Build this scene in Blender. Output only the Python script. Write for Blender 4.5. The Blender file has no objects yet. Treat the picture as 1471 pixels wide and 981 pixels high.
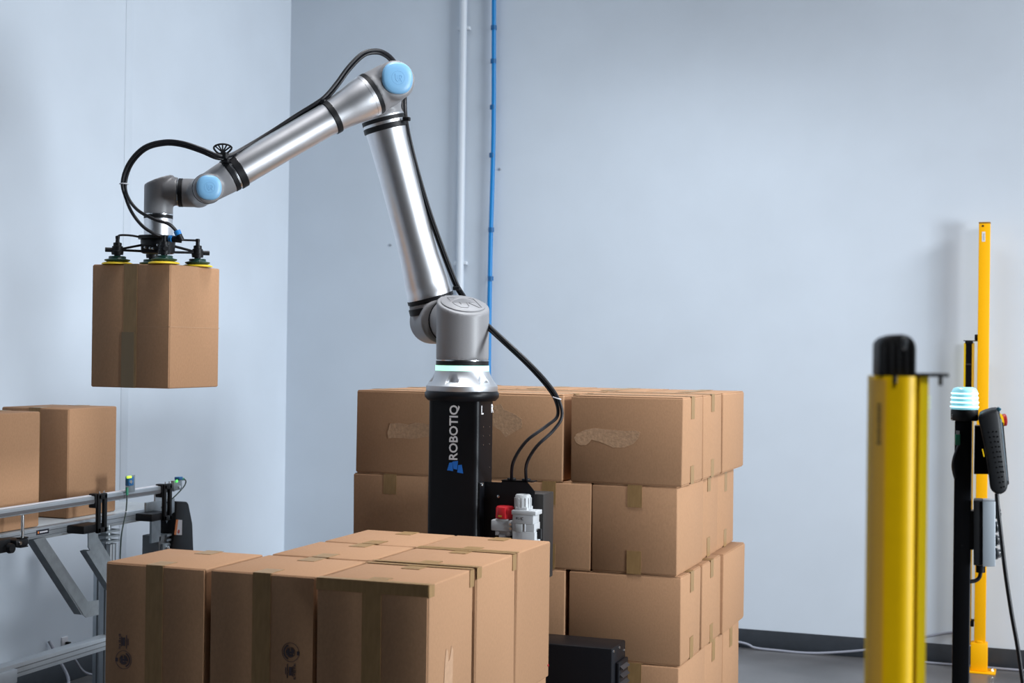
import bpy, bmesh, math, random
from mathutils import Vector, Matrix
random.seed(7)
sc = bpy.context.scene
COL = sc.collection

# ------------------------------------------------------------------ camera
F_PX, PITCH, ROLL, YAW, EYE = 2150.0, .0036, .0128, .349, 1.54
cd = bpy.data.cameras.new('camera'); cam = bpy.data.objects.new('camera', cd); COL.objects.link(cam)
cd.sensor_width = 36; cd.lens = F_PX / 1471 * 36; cd.clip_start = .05; cd.clip_end = 100
cam.matrix_world = Matrix.Translation((0, 0, EYE)) @ Matrix.Rotation(YAW, 4, 'Z') @ Matrix.Rotation(math.pi/2 + PITCH, 4, 'X') @ Matrix.Rotation(ROLL, 4, 'Z')
cd.dof.use_dof = True; cd.dof.focus_distance = 5.0; cd.dof.aperture_fstop = 4.8
sc.camera = cam

# ------------------------------------------------------------------ world, lights, exposure
sc.view_settings.view_transform = 'Standard'; sc.view_settings.look = 'None'
sc.view_settings.gamma = 1; sc.view_settings.use_curve_mapping = False
sc.view_settings.exposure = 0.0
w = bpy.data.worlds.new('world'); sc.world = w; w.use_nodes = True
w.node_tree.nodes['Background'].inputs[0].default_value = (.75, .85, 1, 1)
w.node_tree.nodes['Background'].inputs[1].default_value = .05
def area(name, loc, target, sx, sy, power, color, spread=180):
    ld = bpy.data.lights.new(name, 'AREA'); ld.shape = 'RECTANGLE'; ld.size = sx; ld.size_y = sy
    ld.energy = power; ld.color = color; ld.spread = math.radians(spread)
    lo = bpy.data.objects.new(name, ld); COL.objects.link(lo); lo.location = loc
    lo.rotation_euler = (Vector(target) - Vector(loc)).to_track_quat('-Z', 'Y').to_euler()
    return lo
# LIGHTS
area('side_softbox', (5.5, 3.4, 1.6), (-2.2, 4.9, 1.4), 1.8, 1.8, 126, (.92, 1, 1.07), 90)
area('work_light', (4.5, 5.4, 4.6), (-2.5, 5.4, .8), 1.3, 1.3, 98, (.96, 1, 1.05), 100)
area('wall_flood', (2.2, 2.2, 3.4), (0.3, 7.7, .9), 1.2, 1.2, 14, (1, 1, 1.03), 64)
area('high_bay_and_fill', (-1.6, 4.3, 6.0), (-1.7, 4.2, 0), 1.3, 1.0, 29, (1, 1, 1.02), 60)
area('high_bay_and_fill', (-1.7, 6.2, 4.2), (-1.7, 6.5, 0), 1.6, .6, 24, (.93, 1, 1.06), 100)
area('high_bay_and_fill', (-2.8, 6.4, 4.4), (-2.6, 6.9, 0), 1.6, .6, 6, (.93, 1, 1.06), 110)  # fill added to lift the middle of the rear wall, no fixture known
area('high_bay_and_fill', (0.6, 0.2, 4.6), (0.5, 0.4, 0), 1.2, .8, 50, (1, 1, 1), 80)  # fill added to brighten the near yellow column, spread kept off the boxes

# ------------------------------------------------------------------ view-ray helpers (photo pixel to a point in the room)
def ray(u, v):
    a, b = u - 735.5, v - 490.5; cr, sr = math.cos(ROLL), math.sin(ROLL)
    x, wv = a*cr + b*sr, -a*sr + b*cr
    x /= F_PX; z = -wv / F_PX; cp, sp = math.cos(PITCH), math.sin(PITCH)
    y, zz = cp - z*sp, sp + z*cp
    c, s = math.cos(YAW), math.sin(YAW)
    return Vector((x*c - y*s, x*s + y*c, zz))
ORG = Vector((0, 0, EYE))
def at(u, v, d): return ray(u, v) * d + ORG
def ony(u, v, y): r = ray(u, v); return r * (y / r.y) + ORG
def onx(u, v, x): r = ray(u, v); return r * (x / r.x) + ORG

# ------------------------------------------------------------------ materials
MATS = {}
def mat(name, color, rough=.5, metal=0, noise=0, scale=40, bump=0, spec=.5, emit=None, strength=0, coat=0, trans=0, aniso=0, stretch=None, detail=4):
    if name in MATS: return MATS[name]
    m = bpy.data.materials.new(name); m.use_nodes = True; nt = m.node_tree
    b = nt.nodes['Principled BSDF']; MATS[name] = m
    b.inputs['Base Color'].default_value = (*color, 1); b.inputs['Roughness'].default_value = rough
    b.inputs['Metallic'].default_value = metal; b.inputs['Specular IOR Level'].default_value = spec
    b.inputs['Coat Weight'].default_value = coat; b.inputs['Transmission Weight'].default_value = trans
    b.inputs['Anisotropic'].default_value = aniso
    if emit: b.inputs['Emission Color'].default_value = (*emit, 1); b.inputs['Emission Strength'].default_value = strength
    if noise or bump:
        tc = nt.nodes.new('ShaderNodeTexCoord'); mp = nt.nodes.new('ShaderNodeMapping')
        if stretch: mp.inputs['Scale'].default_value = stretch
        n = nt.nodes.new('ShaderNodeTexNoise'); n.inputs['Scale'].default_value = scale; n.inputs['Detail'].default_value = detail
        nt.links.new(tc.outputs['Object'], mp.inputs['Vector']); nt.links.new(mp.outputs['Vector'], n.inputs['Vector'])
        if noise:
            r = nt.nodes.new('ShaderNodeValToRGB')
            r.color_ramp.elements[0].position = .3; r.color_ramp.elements[1].position = .7
            r.color_ramp.elements[0].color = (*[c*(1-noise) for c in color], 1)
            r.color_ramp.elements[1].color = (*[min(1, c*(1+noise)) for c in color], 1)
            nt.links.new(n.outputs['Fac'], r.inputs['Fac']); nt.links.new(r.outputs['Color'], b.inputs['Base Color'])
        if bump:
            bp = nt.nodes.new('ShaderNodeBump'); bp.inputs['Strength'].default_value = bump; bp.inputs['Distance'].default_value = .002
            nt.links.new(n.outputs['Fac'], bp.inputs['Height']); nt.links.new(bp.outputs['Normal'], b.inputs['Normal'])
    return m
WALL = mat('painted_wall', (.61, .67, .74), .6, noise=.025, scale=3, bump=.03, spec=.3)
CEIL = mat('ceiling_paint', (.20, .22, .25), .8)
FARW = mat('far_wall_paint', (.30, .32, .35), .7)
FLOOR = mat('polished_concrete', (.118, .115, .118), .32, noise=.25, scale=2.2, detail=8, spec=.4)
BASEB = mat('rubber_baseboard', (.035, .042, .052), .45, noise=.1, scale=20)
CARD = mat('cardboard', (.390, .219, .120), .78, noise=.06, scale=170, bump=.12, spec=.25, stretch=(1, 1, .6), detail=6)
CARDB = mat('cardboard_inner_edge', (.42, .25, .15), .85, noise=.1, scale=60)
TAPE = mat('packing_tape', (.30, .182, .078), .42, noise=.12, scale=90, spec=.3, stretch=(1, 1, .2))
SCAR = mat('torn_paper', (.435, .265, .155), .9, noise=.14, scale=90, bump=.6)
INK = mat('stamp_ink', (.07, .05, .06), .8)
RED_INK = mat('red_ink', (.5, .03, .03), .7)
CASTG = mat('grey_cast_housing', (.235, .235, .245), .42, noise=.04, scale=400, spec=.45)
ALU = mat('brushed_aluminium', (.76, .77, .80), .38, 1, noise=.03, scale=30)
ALUM = mat('matt_aluminium', (.56, .58, .61), .48, 1)
PROF = mat('aluminium_profile', (.44, .48, .52), .42, .7, noise=.04, scale=30)
PROFD = mat('profile_groove', (.10, .11, .12), .6)
GALV = mat('galvanised_steel', (.33, .37, .40), .45, .7, noise=.12, scale=30)
BLACKR = mat('black_rubber', (.009, .010, .012), .5, spec=.25)
BLACKP = mat('black_plastic', (.008, .0085, .010), .45, spec=.25)
BLACKM = mat('black_powder_coat', (.005, .0055, .0075), .40, noise=.1, scale=500, spec=.22)
DARKG = mat('dark_grey_enclosure', (.026, .025, .025), .5)
HOSE = mat('black_hose', (.009, .009, .012), .42, spec=.4)
BLUEC = mat('light_blue_cap', (.20, .43, .67), .38, spec=.4)
BLUEL = mat('light_blue_cap_emblem', (.13, .31, .54), .4)
GREYL = mat('grey_emblem_line', (.15, .15, .16), .5)
RINGL = mat('green_light_ring', (.5, .9, .7), .4, emit=(.45, 1, .70), strength=1.05)
WHITEP = mat('white_print', (.90, .90, .92), .5)
BLUEP = mat('blue_print', (.015, .19, .72), .5)
WHITEPL = mat('white_plastic', (.50, .52, .54), .4)
GREYPL = mat('light_grey_plastic', (.42, .44, .45), .45)
REDPL = mat('red_plastic', (.48, .012, .02), .4)
STEEL = mat('bright_steel', (.7, .72, .74), .25, 1)
GREENC = mat('dark_green_rubber', (.008, .045, .032), .35, spec=.6)
YELC = mat('yellow_rubber', (.80, .56, .02), .5)
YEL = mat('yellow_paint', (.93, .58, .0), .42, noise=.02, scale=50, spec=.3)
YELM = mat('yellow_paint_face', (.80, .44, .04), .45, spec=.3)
ORANGE = mat('orange_yellow_paint', (.95, .45, .0), .5, noise=.03, scale=200, spec=.2)
BLUEPIPE = mat('blue_pipe', (.0, .20, .52), .4)
WHITEPIPE = mat('white_painted_conduit', (.62, .67, .73), .45)
GREYCAB = mat('grey_cable', (.27, .28, .33), .5)
BELT = mat('conveyor_belt', (.42, .45, .47), .5, noise=.05, scale=60)
GREENCAB = mat('dark_green_cable', (.03, .05, .045), .45)
BLUESEN = mat('blue_sensor_body', (.02, .13, .32), .4)
LEDG = mat('green_led', (.1, .8, .1), .4, emit=(.1, 1, .12), strength=1.2)
LEDY = mat('yellow_green_led', (.5, .8, .1), .4, emit=(.55, 1, .05), strength=1.0)
LEDR = mat('red_led', (.9, .1, .05), .4, emit=(1, .12, .05), strength=1)
GREENP = mat('green_connector', (.03, .26, .15), .45)
BEACON = mat('beacon_lens', (.45, .85, .95), .15, emit=(.20, .62, .75), strength=.5, coat=.4)
BEACONW = mat('beacon_lamp_core', (.8, 1, 1), .3, emit=(.65, 1, 1), strength=1.3)
GREYBOX = mat('grey_control_box', (.34, .38, .42), .42)
REDB = mat('red_button', (.65, .05, .05), .4)
BLUEFIT = mat('blue_collar', (.02, .22, .60), .4)
WOOD = mat('pallet_wood', (.36, .23, .13), .8, noise=.25, scale=14, stretch=(1, 8, 8))
LABELW = mat('label_white', (.62, .62, .66), .5)
LABELO = mat('label_orange', (.65, .2, .05), .5)
STICK = mat('sticker_white', (.72, .72, .70), .5)
GLASSD = mat('dark_window', (.01, .01, .012), .12)

# ------------------------------------------------------------------ mesh helpers
def frame(d):
    d = Vector(d).normalized(); up = Vector((0, 0, 1)) if abs(d.z) < .95 else Vector((1, 0, 0))
    x = up.cross(d).normalized(); return x, d.cross(x), d
class MB:
    def __init__(s): s.bm = bmesh.new()
    def box(s, c, size, rot=None, bevel=0, seg=2):
        m = Matrix.Translation(c) @ (rot.to_4x4() if rot else Matrix()) @ Matrix.Diagonal((*size, 1))
        vs = bmesh.ops.create_cube(s.bm, size=1, matrix=m)['verts']
        if bevel:
            es = list({e for v in vs for e in v.link_edges})
            bmesh.ops.bevel(s.bm, geom=es, offset=bevel, segments=seg, profile=.5, affect='EDGES')
        return s
    def b2(s, lo, hi, bevel=0, seg=2):
        lo, hi = Vector(lo), Vector(hi); return s.box((lo+hi)/2, [abs(a) for a in hi-lo], None, bevel, seg)
    def lathe(s, p0, d, prof, n=32, sq=0):
        x, y, z = frame(d); p0 = Vector(p0); rings = []
        for (h, r) in prof:
            if r < 1e-6: rings.append([s.bm.verts.new(p0 + z*h)]); continue
            ring = []
            for i in range(n):
                a = 2*math.pi*i/n; ca, sa = math.cos(a), math.sin(a); k = r
                if sq: k = r * (abs(ca)**sq + abs(sa)**sq) ** (-1/sq)
                ring.append(s.bm.verts.new(p0 + z*h + (x*ca + y*sa)*k))
            rings.append(ring)
        for A, B in zip(rings, rings[1:]):
            if len(A) == 1 and len(B) == 1: continue
            for i in range(n):
                j = (i+1) % n
                if len(A) == 1: s.bm.faces.new((A[0], B[i], B[j]))
                elif len(B) == 1: s.bm.faces.new((A[i], B[0], A[j]))
                else: s.bm.faces.new((A[i], B[i], B[j], A[j]))
        for R in (rings[0], rings[-1]):
            if len(R) > 1: s.bm.faces.new(R)
        return s
    def cyl(s, p0, p1, r, r1=None, n=20):
        d = Vector(p1) - Vector(p0); return s.lathe(p0, d, [(0, r), (d.length, r if r1 is None else r1)], n)
    def tube(s, pts, r, n=10, sub=6, closed=False):
        pts = [Vector(p) for p in pts]; P = []
        if sub > 1:
            for i in range(len(pts)-1):
                a = pts[max(i-1, 0)]; b = pts[i]; c = pts[i+1]; d = pts[min(i+2, len(pts)-1)]
                for k in range(sub):
                    t = k/sub
                    P.append(.5*((2*b) + (c-a)*t + (2*a-5*b+4*c-d)*t*t + (3*b-a-3*c+d)*t**3))
            P.append(pts[-1])
        else: P = pts
        T = (P[1]-P[0]).normalized(); X = T.orthogonal().normalized(); rings = []
        for i, p in enumerate(P):
            T2 = (P[min(i+1, len(P)-1)] - P[max(i-1, 0)]).normalized()
            X = (X - T2*X.dot(T2)).normalized(); Y = T2.cross(X)
            rings.append([s.bm.verts.new(p + (X*math.cos(2*math.pi*k/n) + Y*math.sin(2*math.pi*k/n))*r) for k in range(n)])
        for A, B in zip(rings, rings[1:]):
            for i in range(n): s.bm.faces.new((A[i], A[(i+1) % n], B[(i+1) % n], B[i]))
        s.bm.faces.new(rings[0][::-1]); s.bm.faces.new(rings[-1]); return s
    def prism(s, poly, ex, bevel=0):
        """poly: list of 3D points (planar), extruded by vector ex"""
        ex = Vector(ex); A = [s.bm.verts.new(Vector(p)) for p in poly]; B = [s.bm.verts.new(Vector(p)+ex) for p in poly]; n = len(poly)
        fs = [s.bm.faces.new(A[::-1]), s.bm.faces.new(B)]
        for i in range(n): fs.append(s.bm.faces.new((A[i], A[(i+1) % n], B[(i+1) % n], B[i])))
        if bevel:
            bmesh.ops.recalc_face_normals(s.bm, faces=fs)
            bmesh.ops.bevel(s.bm, geom=list({e for f in fs for e in f.edges}), offset=bevel, segments=2, affect='EDGES', profile=.5)
        return s
    def ring(s, p, d, R, r, n=40, m=8):
        x, y, z = frame(d); p = Vector(p); rg = []
        for i in range(n):
            a = 2*math.pi*i/n; e = x*math.cos(a) + y*math.sin(a)
            rg.append([s.bm.verts.new(p + e*(R + r*math.cos(2*math.pi*k/m)) + z*(r*math.sin(2*math.pi*k/m))) for k in range(m)])
        for i in range(n):
            A, B = rg[i], rg[(i+1) % n]
            for k in range(m): s.bm.faces.new((A[k], A[(k+1) % m], B[(k+1) % m], B[k]))
        return s
    def build(s, name, m, parent=None, smooth=40, base=False, post=None):
        bm = s.bm; bmesh.ops.recalc_face_normals(bm, faces=bm.faces[:])
        for f in bm.faces: f.smooth = smooth > 0
        if smooth:
            for e in bm.edges:
                if len(e.link_faces) == 2 and e.calc_face_angle(0) > math.radians(smooth): e.smooth = False
        co = [v.co.copy() for v in bm.verts]
        lo = Vector([min(c[i] for c in co) for i in range(3)]); hi = Vector([max(c[i] for c in co) for i in range(3)])
        o0 = (lo + hi)/2
        if base: o0.z = lo.z
        for v in bm.verts: v.co -= o0
        me = bpy.data.meshes.new(name); bm.to_mesh(me); bm.free()
        me.materials.append(m)
        o = bpy.data.objects.new(name, me); COL.objects.link(o)
        W[o.name] = o0
        if parent: o.parent = parent; o.location = o0 - W[parent.name]
        else: o.location = o0
        return o
W = {}
def thing(name, loc, label, cat, group=None):
    o = bpy.data.objects.new(name, None); o.empty_display_size = .1; COL.objects.link(o); o.location = loc
    W[o.name] = Vector(loc); return tag(o, label, cat, group)
def tag(o, label, cat, group=None):
    o['label'] = label; o['category'] = cat
    if group: o['group'] = group
    return o
def struct(o): o['kind'] = 'structure'; return o
def evalmesh(o, *mods):
    """apply modifiers to o's mesh"""
    for kind, props in mods:
        md = o.modifiers.new(kind, kind)
        for k, v in props.items(): setattr(md, k, v)
    dg = bpy.context.evaluated_depsgraph_get(); dg.update()
    me = bpy.data.meshes.new_from_object(o.evaluated_get(dg)); me.name = o.data.name
    o.modifiers.clear(); o.data = me
    return o
def blend(mb, name, m, parent, voxel=.0045, it=6, smooth=.5):
    """a set of overlapping closed solids fused into one cast-looking surface"""
    o = mb.build(name, m, parent, smooth=0)
    evalmesh(o, ('REMESH', dict(mode='VOXEL', voxel_size=voxel)), ('SMOOTH', dict(factor=smooth, iterations=it)))
    for p in o.data.polygons: p.use_smooth = True
    if not o.data.materials: o.data.materials.append(m)
    return o
def text_mesh(body, size, bold=0, depth=.0004):
    cu = bpy.data.curves.new('lettering', 'FONT'); cu.body = body; cu.size = size; cu.offset = bold; cu.extrude = depth
    cu.align_x = 'CENTER'; cu.align_y = 'CENTER'; cu.resolution_u = 3
    o = bpy.data.objects.new('lettering', cu); COL.objects.link(o)
    dg = bpy.context.evaluated_depsgraph_get(); dg.update()
    me = bpy.data.meshes.new_from_object(o.evaluated_get(dg)); bpy.data.objects.remove(o); bpy.data.curves.remove(cu)
    return me
def text(body, size, pos, xdir, ydir, m, parent, name='lettering', bold=0, sx=1, sy=1, fit=None):
    me = text_mesh(body, size, bold)
    xs = [v.co.x for v in me.vertices]; ys = [v.co.y for v in me.vertices]
    cx, cy = (max(xs)+min(xs))/2, (max(ys)+min(ys))/2
    if fit: sx, sy = fit[0]/(max(xs)-min(xs)), fit[1]/(max(ys)-min(ys))
    X, Y = Vector(xdir).normalized(), Vector(ydir).normalized(); Z = X.cross(Y)
    for v in me.vertices:
        a, b, c = (v.co.x-cx)*sx, (v.co.y-cy)*sy, v.co.z; v.co = X*a + Y*b + Z*c
    me.materials.append(m); o = bpy.data.objects.new(name, me); COL.objects.link(o); W[o.name] = Vector(pos)
    o.parent = parent; o.location = Vector(pos) - W[parent.name]
    return o

# ------------------------------------------------------------------ room shell
YB, XL, XR, YF, ZC = 7.70, -4.19, 9.0, -9.0, 6.6
struct(MB().b2((XL-.1, YF-.1, -.1), (XR+.1, YB+.1, 0)).build('floor', FLOOR))
struct(MB().b2((XL-.1, YB, 0), (XR+.1, YB+.1, ZC)).build('wall_back', WALL))
struct(MB().b2((XL-.1, YF, 0), (XL, YB, ZC)).build('wall_left', WALL))
struct(MB().b2((XR, YF, 0), (XR+.1, YB, ZC)).build('wall_right', FARW))
struct(MB().b2((XL-.1, YF-.1, 0), (XR+.1, YF, ZC)).build('wall_front', FARW))
struct(MB().b2((XL-.1, YF-.1, ZC), (XR+.1, YB+.1, ZC+.1)).build('ceiling', CEIL))
struct(MB().b2((XL, YB-.008, 0), (XR, YB, .098), .002).build('baseboard_back', BASEB))
struct(MB().b2((XL, YF, 0), (XL+.008, YB-.008, .098), .002).build('baseboard_left', BASEB))
struct(MB().b2((XL, 6.07, .1), (XL+.002, 6.13, ZC), .001).build('trim_1', WALL))
# pipes on the back wall
px = ony(661.5, 300, YB-.03)
t = thing('wall_conduit', (px.x, YB-.03, .1), 'slim white painted conduit running straight up the rear wall', 'conduit')
MB().cyl((px.x, YB-.026, .1), (px.x, YB-.026, ZC-.01), .021, n=20).build('pipe', WHITEPIPE, t)
for z in (.7, 2.0, 3.3): MB().box((px.x, YB-.014, z), (.075, .026, .02), None, .003).build('pipe_clip', WHITEPIPE, t)
px = ony(706.5, 260, YB-.03)
t = thing('air_pipe', (px.x, YB-.03, .1), 'bright blue compressed air pipe running up the rear wall behind the robot', 'pipe')
pts = [(px.x + .006*math.sin(i*1.9), YB-.03, .1 + i*(ZC-.12)/10) for i in range(11)]
MB().tube(pts, .0125, n=12).build('pipe', BLUEPIPE, t)
for v in (40, 88, 154, 223, 330, 400):
    q = ony(707, v, YB-.03); MB().cyl((px.x, YB-.03, q.z-.012), (px.x, YB-.03, q.z+.012), .016).build('pipe_clip', mat('dark_blue_clip', (0, .10, .28), .5), t)
for (u, v) in ((718, 243), (604, 296), (561, 352)):
    q = ony(u, v, YB); tag(MB().lathe((q.x, YB, q.z), (0, -1, 0), [(0, .007), (.004, .007), (.006, .004), (.006, 0)], 12).build('wall_plug', mat('wall_plug_grey', (.30, .33, .37), .6)),
        {718: 'small grey screw plug on the rear wall just right of the blue pipe', 604: 'faint grey plug on the rear wall right of the upper arm tube', 561: 'faint grey plug on the rear wall left of the upper arm tube'}[u], 'plug')

# ------------------------------------------------------------------ cartons
def local_box(mb, lo, hi, bevel=0): return mb.b2(lo, hi, bevel)
def carton(x, y, z, dx, dy, dz, label, flaps='y', yaw=0, tapes=(), group=None, wear=1.0, axis=None):
    """x,y = near right corner (max x, min y); z = bottom. flaps: faces carrying the flap seam ('y' or 'z')"""
    c = Vector((x - dx/2, y + dy/2, z)); j = lambda a=.0015: random.uniform(-a, a)*wear
    bm = bmesh.new(); g = .0025
    h = Vector((dx/2, dy/2, dz))
    ins = [0, 0, 0]; k = {'x': 0, 'y': 1, 'z': 2}[flaps]; ins[k] = .0032
    lo = Vector((-h.x+ins[0], -h.y+ins[1], ins[2])); hi = Vector((h.x-ins[0], h.y-ins[1], h.z-ins[2]))
    cu = bmesh.ops.create_cube(bm, size=1, matrix=Matrix.Translation((lo+hi)/2) @ Matrix.Diagonal((*(hi-lo), 1)))
    for v in cu['verts']: v.co += Vector((j(), j(), 0 if v.co.z < .01 else j(.001)))
    bmesh.ops.bevel(bm, geom=bm.edges[:], offset=.0045, segments=2, affect='EDGES', profile=.5)
    bmesh.ops.recalc_face_normals(bm, faces=bm.faces[:])
    for f in bm.faces: f.smooth = True
    for e in bm.edges:
        if len(e.link_faces) == 2 and e.calc_face_angle(0) > .9: e.smooth = False
    me = bpy.data.meshes.new('cardboard_box'); bm.to_mesh(me); bm.free(); me.materials.append(CARD)
    o = bpy.data.objects.new('cardboard_box', me); COL.objects.link(o); o.location = c; o.rotation_euler.z = yaw
    tag(o, label, 'box', group); W[o.name] = Vector((0, 0, 0))
    # flaps: two leaves with a gap along the tape line (axis along which the seam runs)
    if axis is None: axis = {'y': 'z', 'z': 'x' if dx > dy else 'y', 'x': 'z'}[flaps]
    a = 'xyz'.index(axis); b = 3 - k - a
    LO = Vector((-h.x, -h.y, 0)); HI = Vector((h.x, h.y, h.z)); mid = (LO[b]+HI[b])/2
    for side in (0, 1):
        for s in (0, 1):
            l, u2 = LO.copy(), HI.copy()
            l[a] += .0035; u2[a] -= .0035
            if s: l[b] = mid + .0012; u2[b] -= .0035
            else: u2[b] = mid - .0012; l[b] += .0035
            if side: l[k] = HI[k]-.0035; u2[k] = HI[k] + (random.uniform(0, .0012) if k != 2 else random.uniform(-.0008, .0006))
            else: u2[k] = LO[k]+.0035; l[k] = LO[k] + (0 if k == 2 else -random.uniform(0, .0012))
            f = MB().b2(l, u2, .0009).build('flap', CARD); f.parent = o
    for tp in tapes: strip(o, h, *tp)
    return o
def strip(o, h, face, u0, u1, v0, v1, m=TAPE, name='tape', t=.0007, lift=.0013):
    """thin strip on a face of a carton; u along the face's horizontal axis, v along the other (0..1 or metres from centre/base)"""
    if face in '-y+y':
        s = -1 if face[0] == '-' else 1; y = s*(h.y + lift); lo, hi = (u0, y-t, v0), (u1, y+t, v1)
    elif face in '-x+x':
        s = -1 if face[0] == '-' else 1; x = s*(h.x + lift*.5); lo, hi = (x-t, u0, v0), (x+t, u1, v1)
    else: lo, hi = (u0, v0, h.z+lift-t*1.5), (u1, v1, h.z+lift)
    p = MB().b2(lo, hi).build(name, m); p.parent = o; return p
TW = .026      # half tape width
def tape_front(dx, dy, dz):      # standing carton, seam up the front face and wrapping over the top
    return [('-y', -TW, TW, 0, dz), ('+z', -TW, TW, -dy/2-.001, -dy/2+.07), ('+z', -TW, TW, dy/2-.07, dy/2+.001)]
def tape_side(dx, dy, dz):       # lying carton, tape along x on top, wrapping the side faces
    r = random.uniform; off = r(-.012, .012)
    return [('+z', -dx/2, dx/2, -TW, TW), ('+x', off-TW, off+TW, dz-r(.06, .09), dz), ('+x', off-TW, off+TW, 0, r(.06, .12))]
def tape_end(dx, dy, dz):        # lying carton, tape along y on top, wrapping the front face
    r = random.uniform; off = r(-.01, .01)
    return [('+z', -TW, TW, -dy/2, dy/2), ('-y', off-TW, off+TW, dz-r(.07, .09), dz), ('-y', off-TW, off+TW, 0, r(.07, .09))]
def patch(o, pts, y, m=SCAR, name='torn_patch'):
    p = MB().prism([(a, y, b) for a, b in pts], (0, -.0008, 0)).build(name, m); p.parent = o; return p

def pallet(x0, x1, y0, y1, label):
    t = thing('pallet', ((x0+x1)/2, (y0+y1)/2, 0), label, 'pallet')
    n = 7; wv = .10
    for i in range(n):
        y = y0 + wv/2 + i*((y1-y0-wv)/(n-1)); MB().b2((x0, y-wv/2, .112), (x1, y+wv/2, .13), .002).build('deck_board', WOOD, t)
    for i in range(3):
        x = x0 + .03 + i*((x1-x0-.06)/2); MB().b2((x-.03, y0, .018), (x+.03, y1, .112), .002).build('stringer', WOOD, t)
        y = y0 + wv/2 + i*((y1-y0-wv)/2); MB().b2((x0, y-wv/2, 0), (x1, y+wv/2, .018), .002).build('bottom_board', WOOD, t)
PT = .13
# ---- rear stack --------------------------------------------------
RH = .3107; A_, B_ = .406, .308
SX, SY = -1.2124, 5.071
pallet(SX-1.26, SX, SY+.005, SY+1.06, 'wooden pallet on the floor carrying the rear stack of boxes')
def zrow(r): return PT + (4-r)*RH
GS = 'boxes of the rear stack'
hid = 'cardboard box buried inside the rear stack, hidden by the boxes before it'
def s_odd(r, dx0, labs, gaps, scars):
    z = zrow(r); h = RH-.0012
    x = SX + dx0
    for i in range(3):
        d = (A_, B_, h)
        o = carton(x, SY, z, *d, labs[i], 'z', random.uniform(-.003, .003), tape_side(*d), GS)
        if i in scars: patch(o, scars[i], -B_/2-.0003)
        x -= A_ + gaps[0][i]
    x = SX + dx0 + gaps[1]; 
    for i in range(3):
        d = (A_, B_, h)
        carton(x - i*(A_+.012), SY+B_+gaps[2], z, *d, labs[3+i], 'z', random.uniform(-.003, .003), tape_side(*d), GS)
    x = SX + dx0 + gaps[3]
    for i in range(4):
        d = (B_, A_, h); carton(x - i*(B_+.004), SY+2*B_+gaps[2]+gaps[4], z, *d, labs[6+i], 'z', random.uniform(-.003, .003), tape_end(*d), GS)
def s_even(r, dx0, labs, gaps):
    z = zrow(r); h = RH-.0012; x = SX + dx0
    for i in range(4):
        d = (B_, A_, h); carton(x, SY, z, *d, labs[i], 'z', random.uniform(-.003, .003), tape_end(*d), GS)
        x -= B_ + gaps[0][i]
    for k in range(2):
        x = SX + dx0 + gaps[1][k]
        for i in range(3):
            d = (A_, B_, h); carton(x - i*(A_+.006), SY+A_+.004+k*(B_+.002), z, *d, labs[4+3*k+i], 'z', random.uniform(-.003, .003), tape_side(*d), GS)
def traced(u0, v0, k, pts, xc):
    out = []
    for a, b in pts:
        q = ony(u0 + a/k, v0 + b/k, SY); out.append((q.x - xc, q.z - zrow(1)))
    return out
xc0 = SX + .001 - A_/2
scarR = traced(780, 540, 4.458, [(200, 395), (215, 370), (270, 345), (330, 333), (400, 342), (520, 352), (590, 350), (625, 360), (610, 400), (580, 435), (520, 458), (450, 458), (410, 440), (360, 420), (310, 408), (298, 425), (275, 443), (240, 443), (210, 425)], xc0)
scarM = traced(600, 560, 4.267, [(462, 100), (510, 85), (530, 120), (600, 150), (640, 180), (640, 230), (590, 260), (540, 290), (510, 250), (462, 220)], xc0 - A_ - .03)
scarL = traced(500, 540, 6.13, [(375, 420), (450, 412), (540, 430), (600, 410), (680, 420), (740, 440), (740, 530), (640, 545), (560, 555), (500, 548), (420, 545), (360, 550), (350, 500)], xc0 - 2*A_ - .03)
s_odd(1, .001, ['box with long torn pale patch, front right corner of the rear stack top row',
    'cardboard box with scuffed upper left face, top row directly right of the robot column',
    'cardboard box at the top left front corner of rear stack, partly behind the robot column',
    'top row box second back on the right side of rear stack, tape on its side',
    'top row box amid the rear stack, only its lid showing above the front boxes',
    'top row box at left of the middle line of rear stack, only lid showing',
    'plain sided box at right rear corner of the top row, jutting past the row below',
    'second box from the right in the hindmost line of the top row, lid edge only',
    'third box from the right in the hindmost line of the top row, lid edge only',
    'leftmost box in the hindmost line of the top row, lid edge only'],
    ((.03, .002, 0), .002, .005, .006, .010), {0: scarR, 1: scarM, 2: scarL})
s_even(2, -.016, ['square fronted box with two tape tabs, right end of the rear stack second row',
    'square fronted box in the second row behind the white air regulator',
    'square fronted box in the second row hidden behind the robot column',
    'square fronted box at left end of the rear stack second row, left of column',
    'second row box on the right side, behind the corner box, tape on side',
    hid, hid, 'second row box at the right rear corner, narrow sliver of taped side', hid, hid],
    ((.003, .003, .003, 0), (-.012, -.014)))
s_odd(3, .001, ['wide box at front right corner of the third row, above the black control enclosure',
    'wide box in the third row mostly hidden by the front pallet, right edge showing', 'wide box at the left front end of the third row of rear stack',
    'third row box on the right side standing back behind a dark open gap', hid, hid,
    'plain sided third row box at the right rear corner, jutting out past its neighbours', hid, hid, hid],
    ((.014, .003, 0), .004, .014, .016, .004), {})
s_even(4, -.004, ['bottom row box at front right corner of rear stack, beside the black enclosure', 'bottom row box second from the right along the rear stack front', 'bottom row box second from the left along the rear stack front', 'bottom row box at the left front corner of rear stack',
    'bottom row box on the right side of rear stack, middle of the side, taped', hid, hid,
    'bottom row box at the right rear corner of the stack nearest the wall baseboard', hid, hid],
    ((.003, .003, .003, 0), (.0, .004)))
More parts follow.
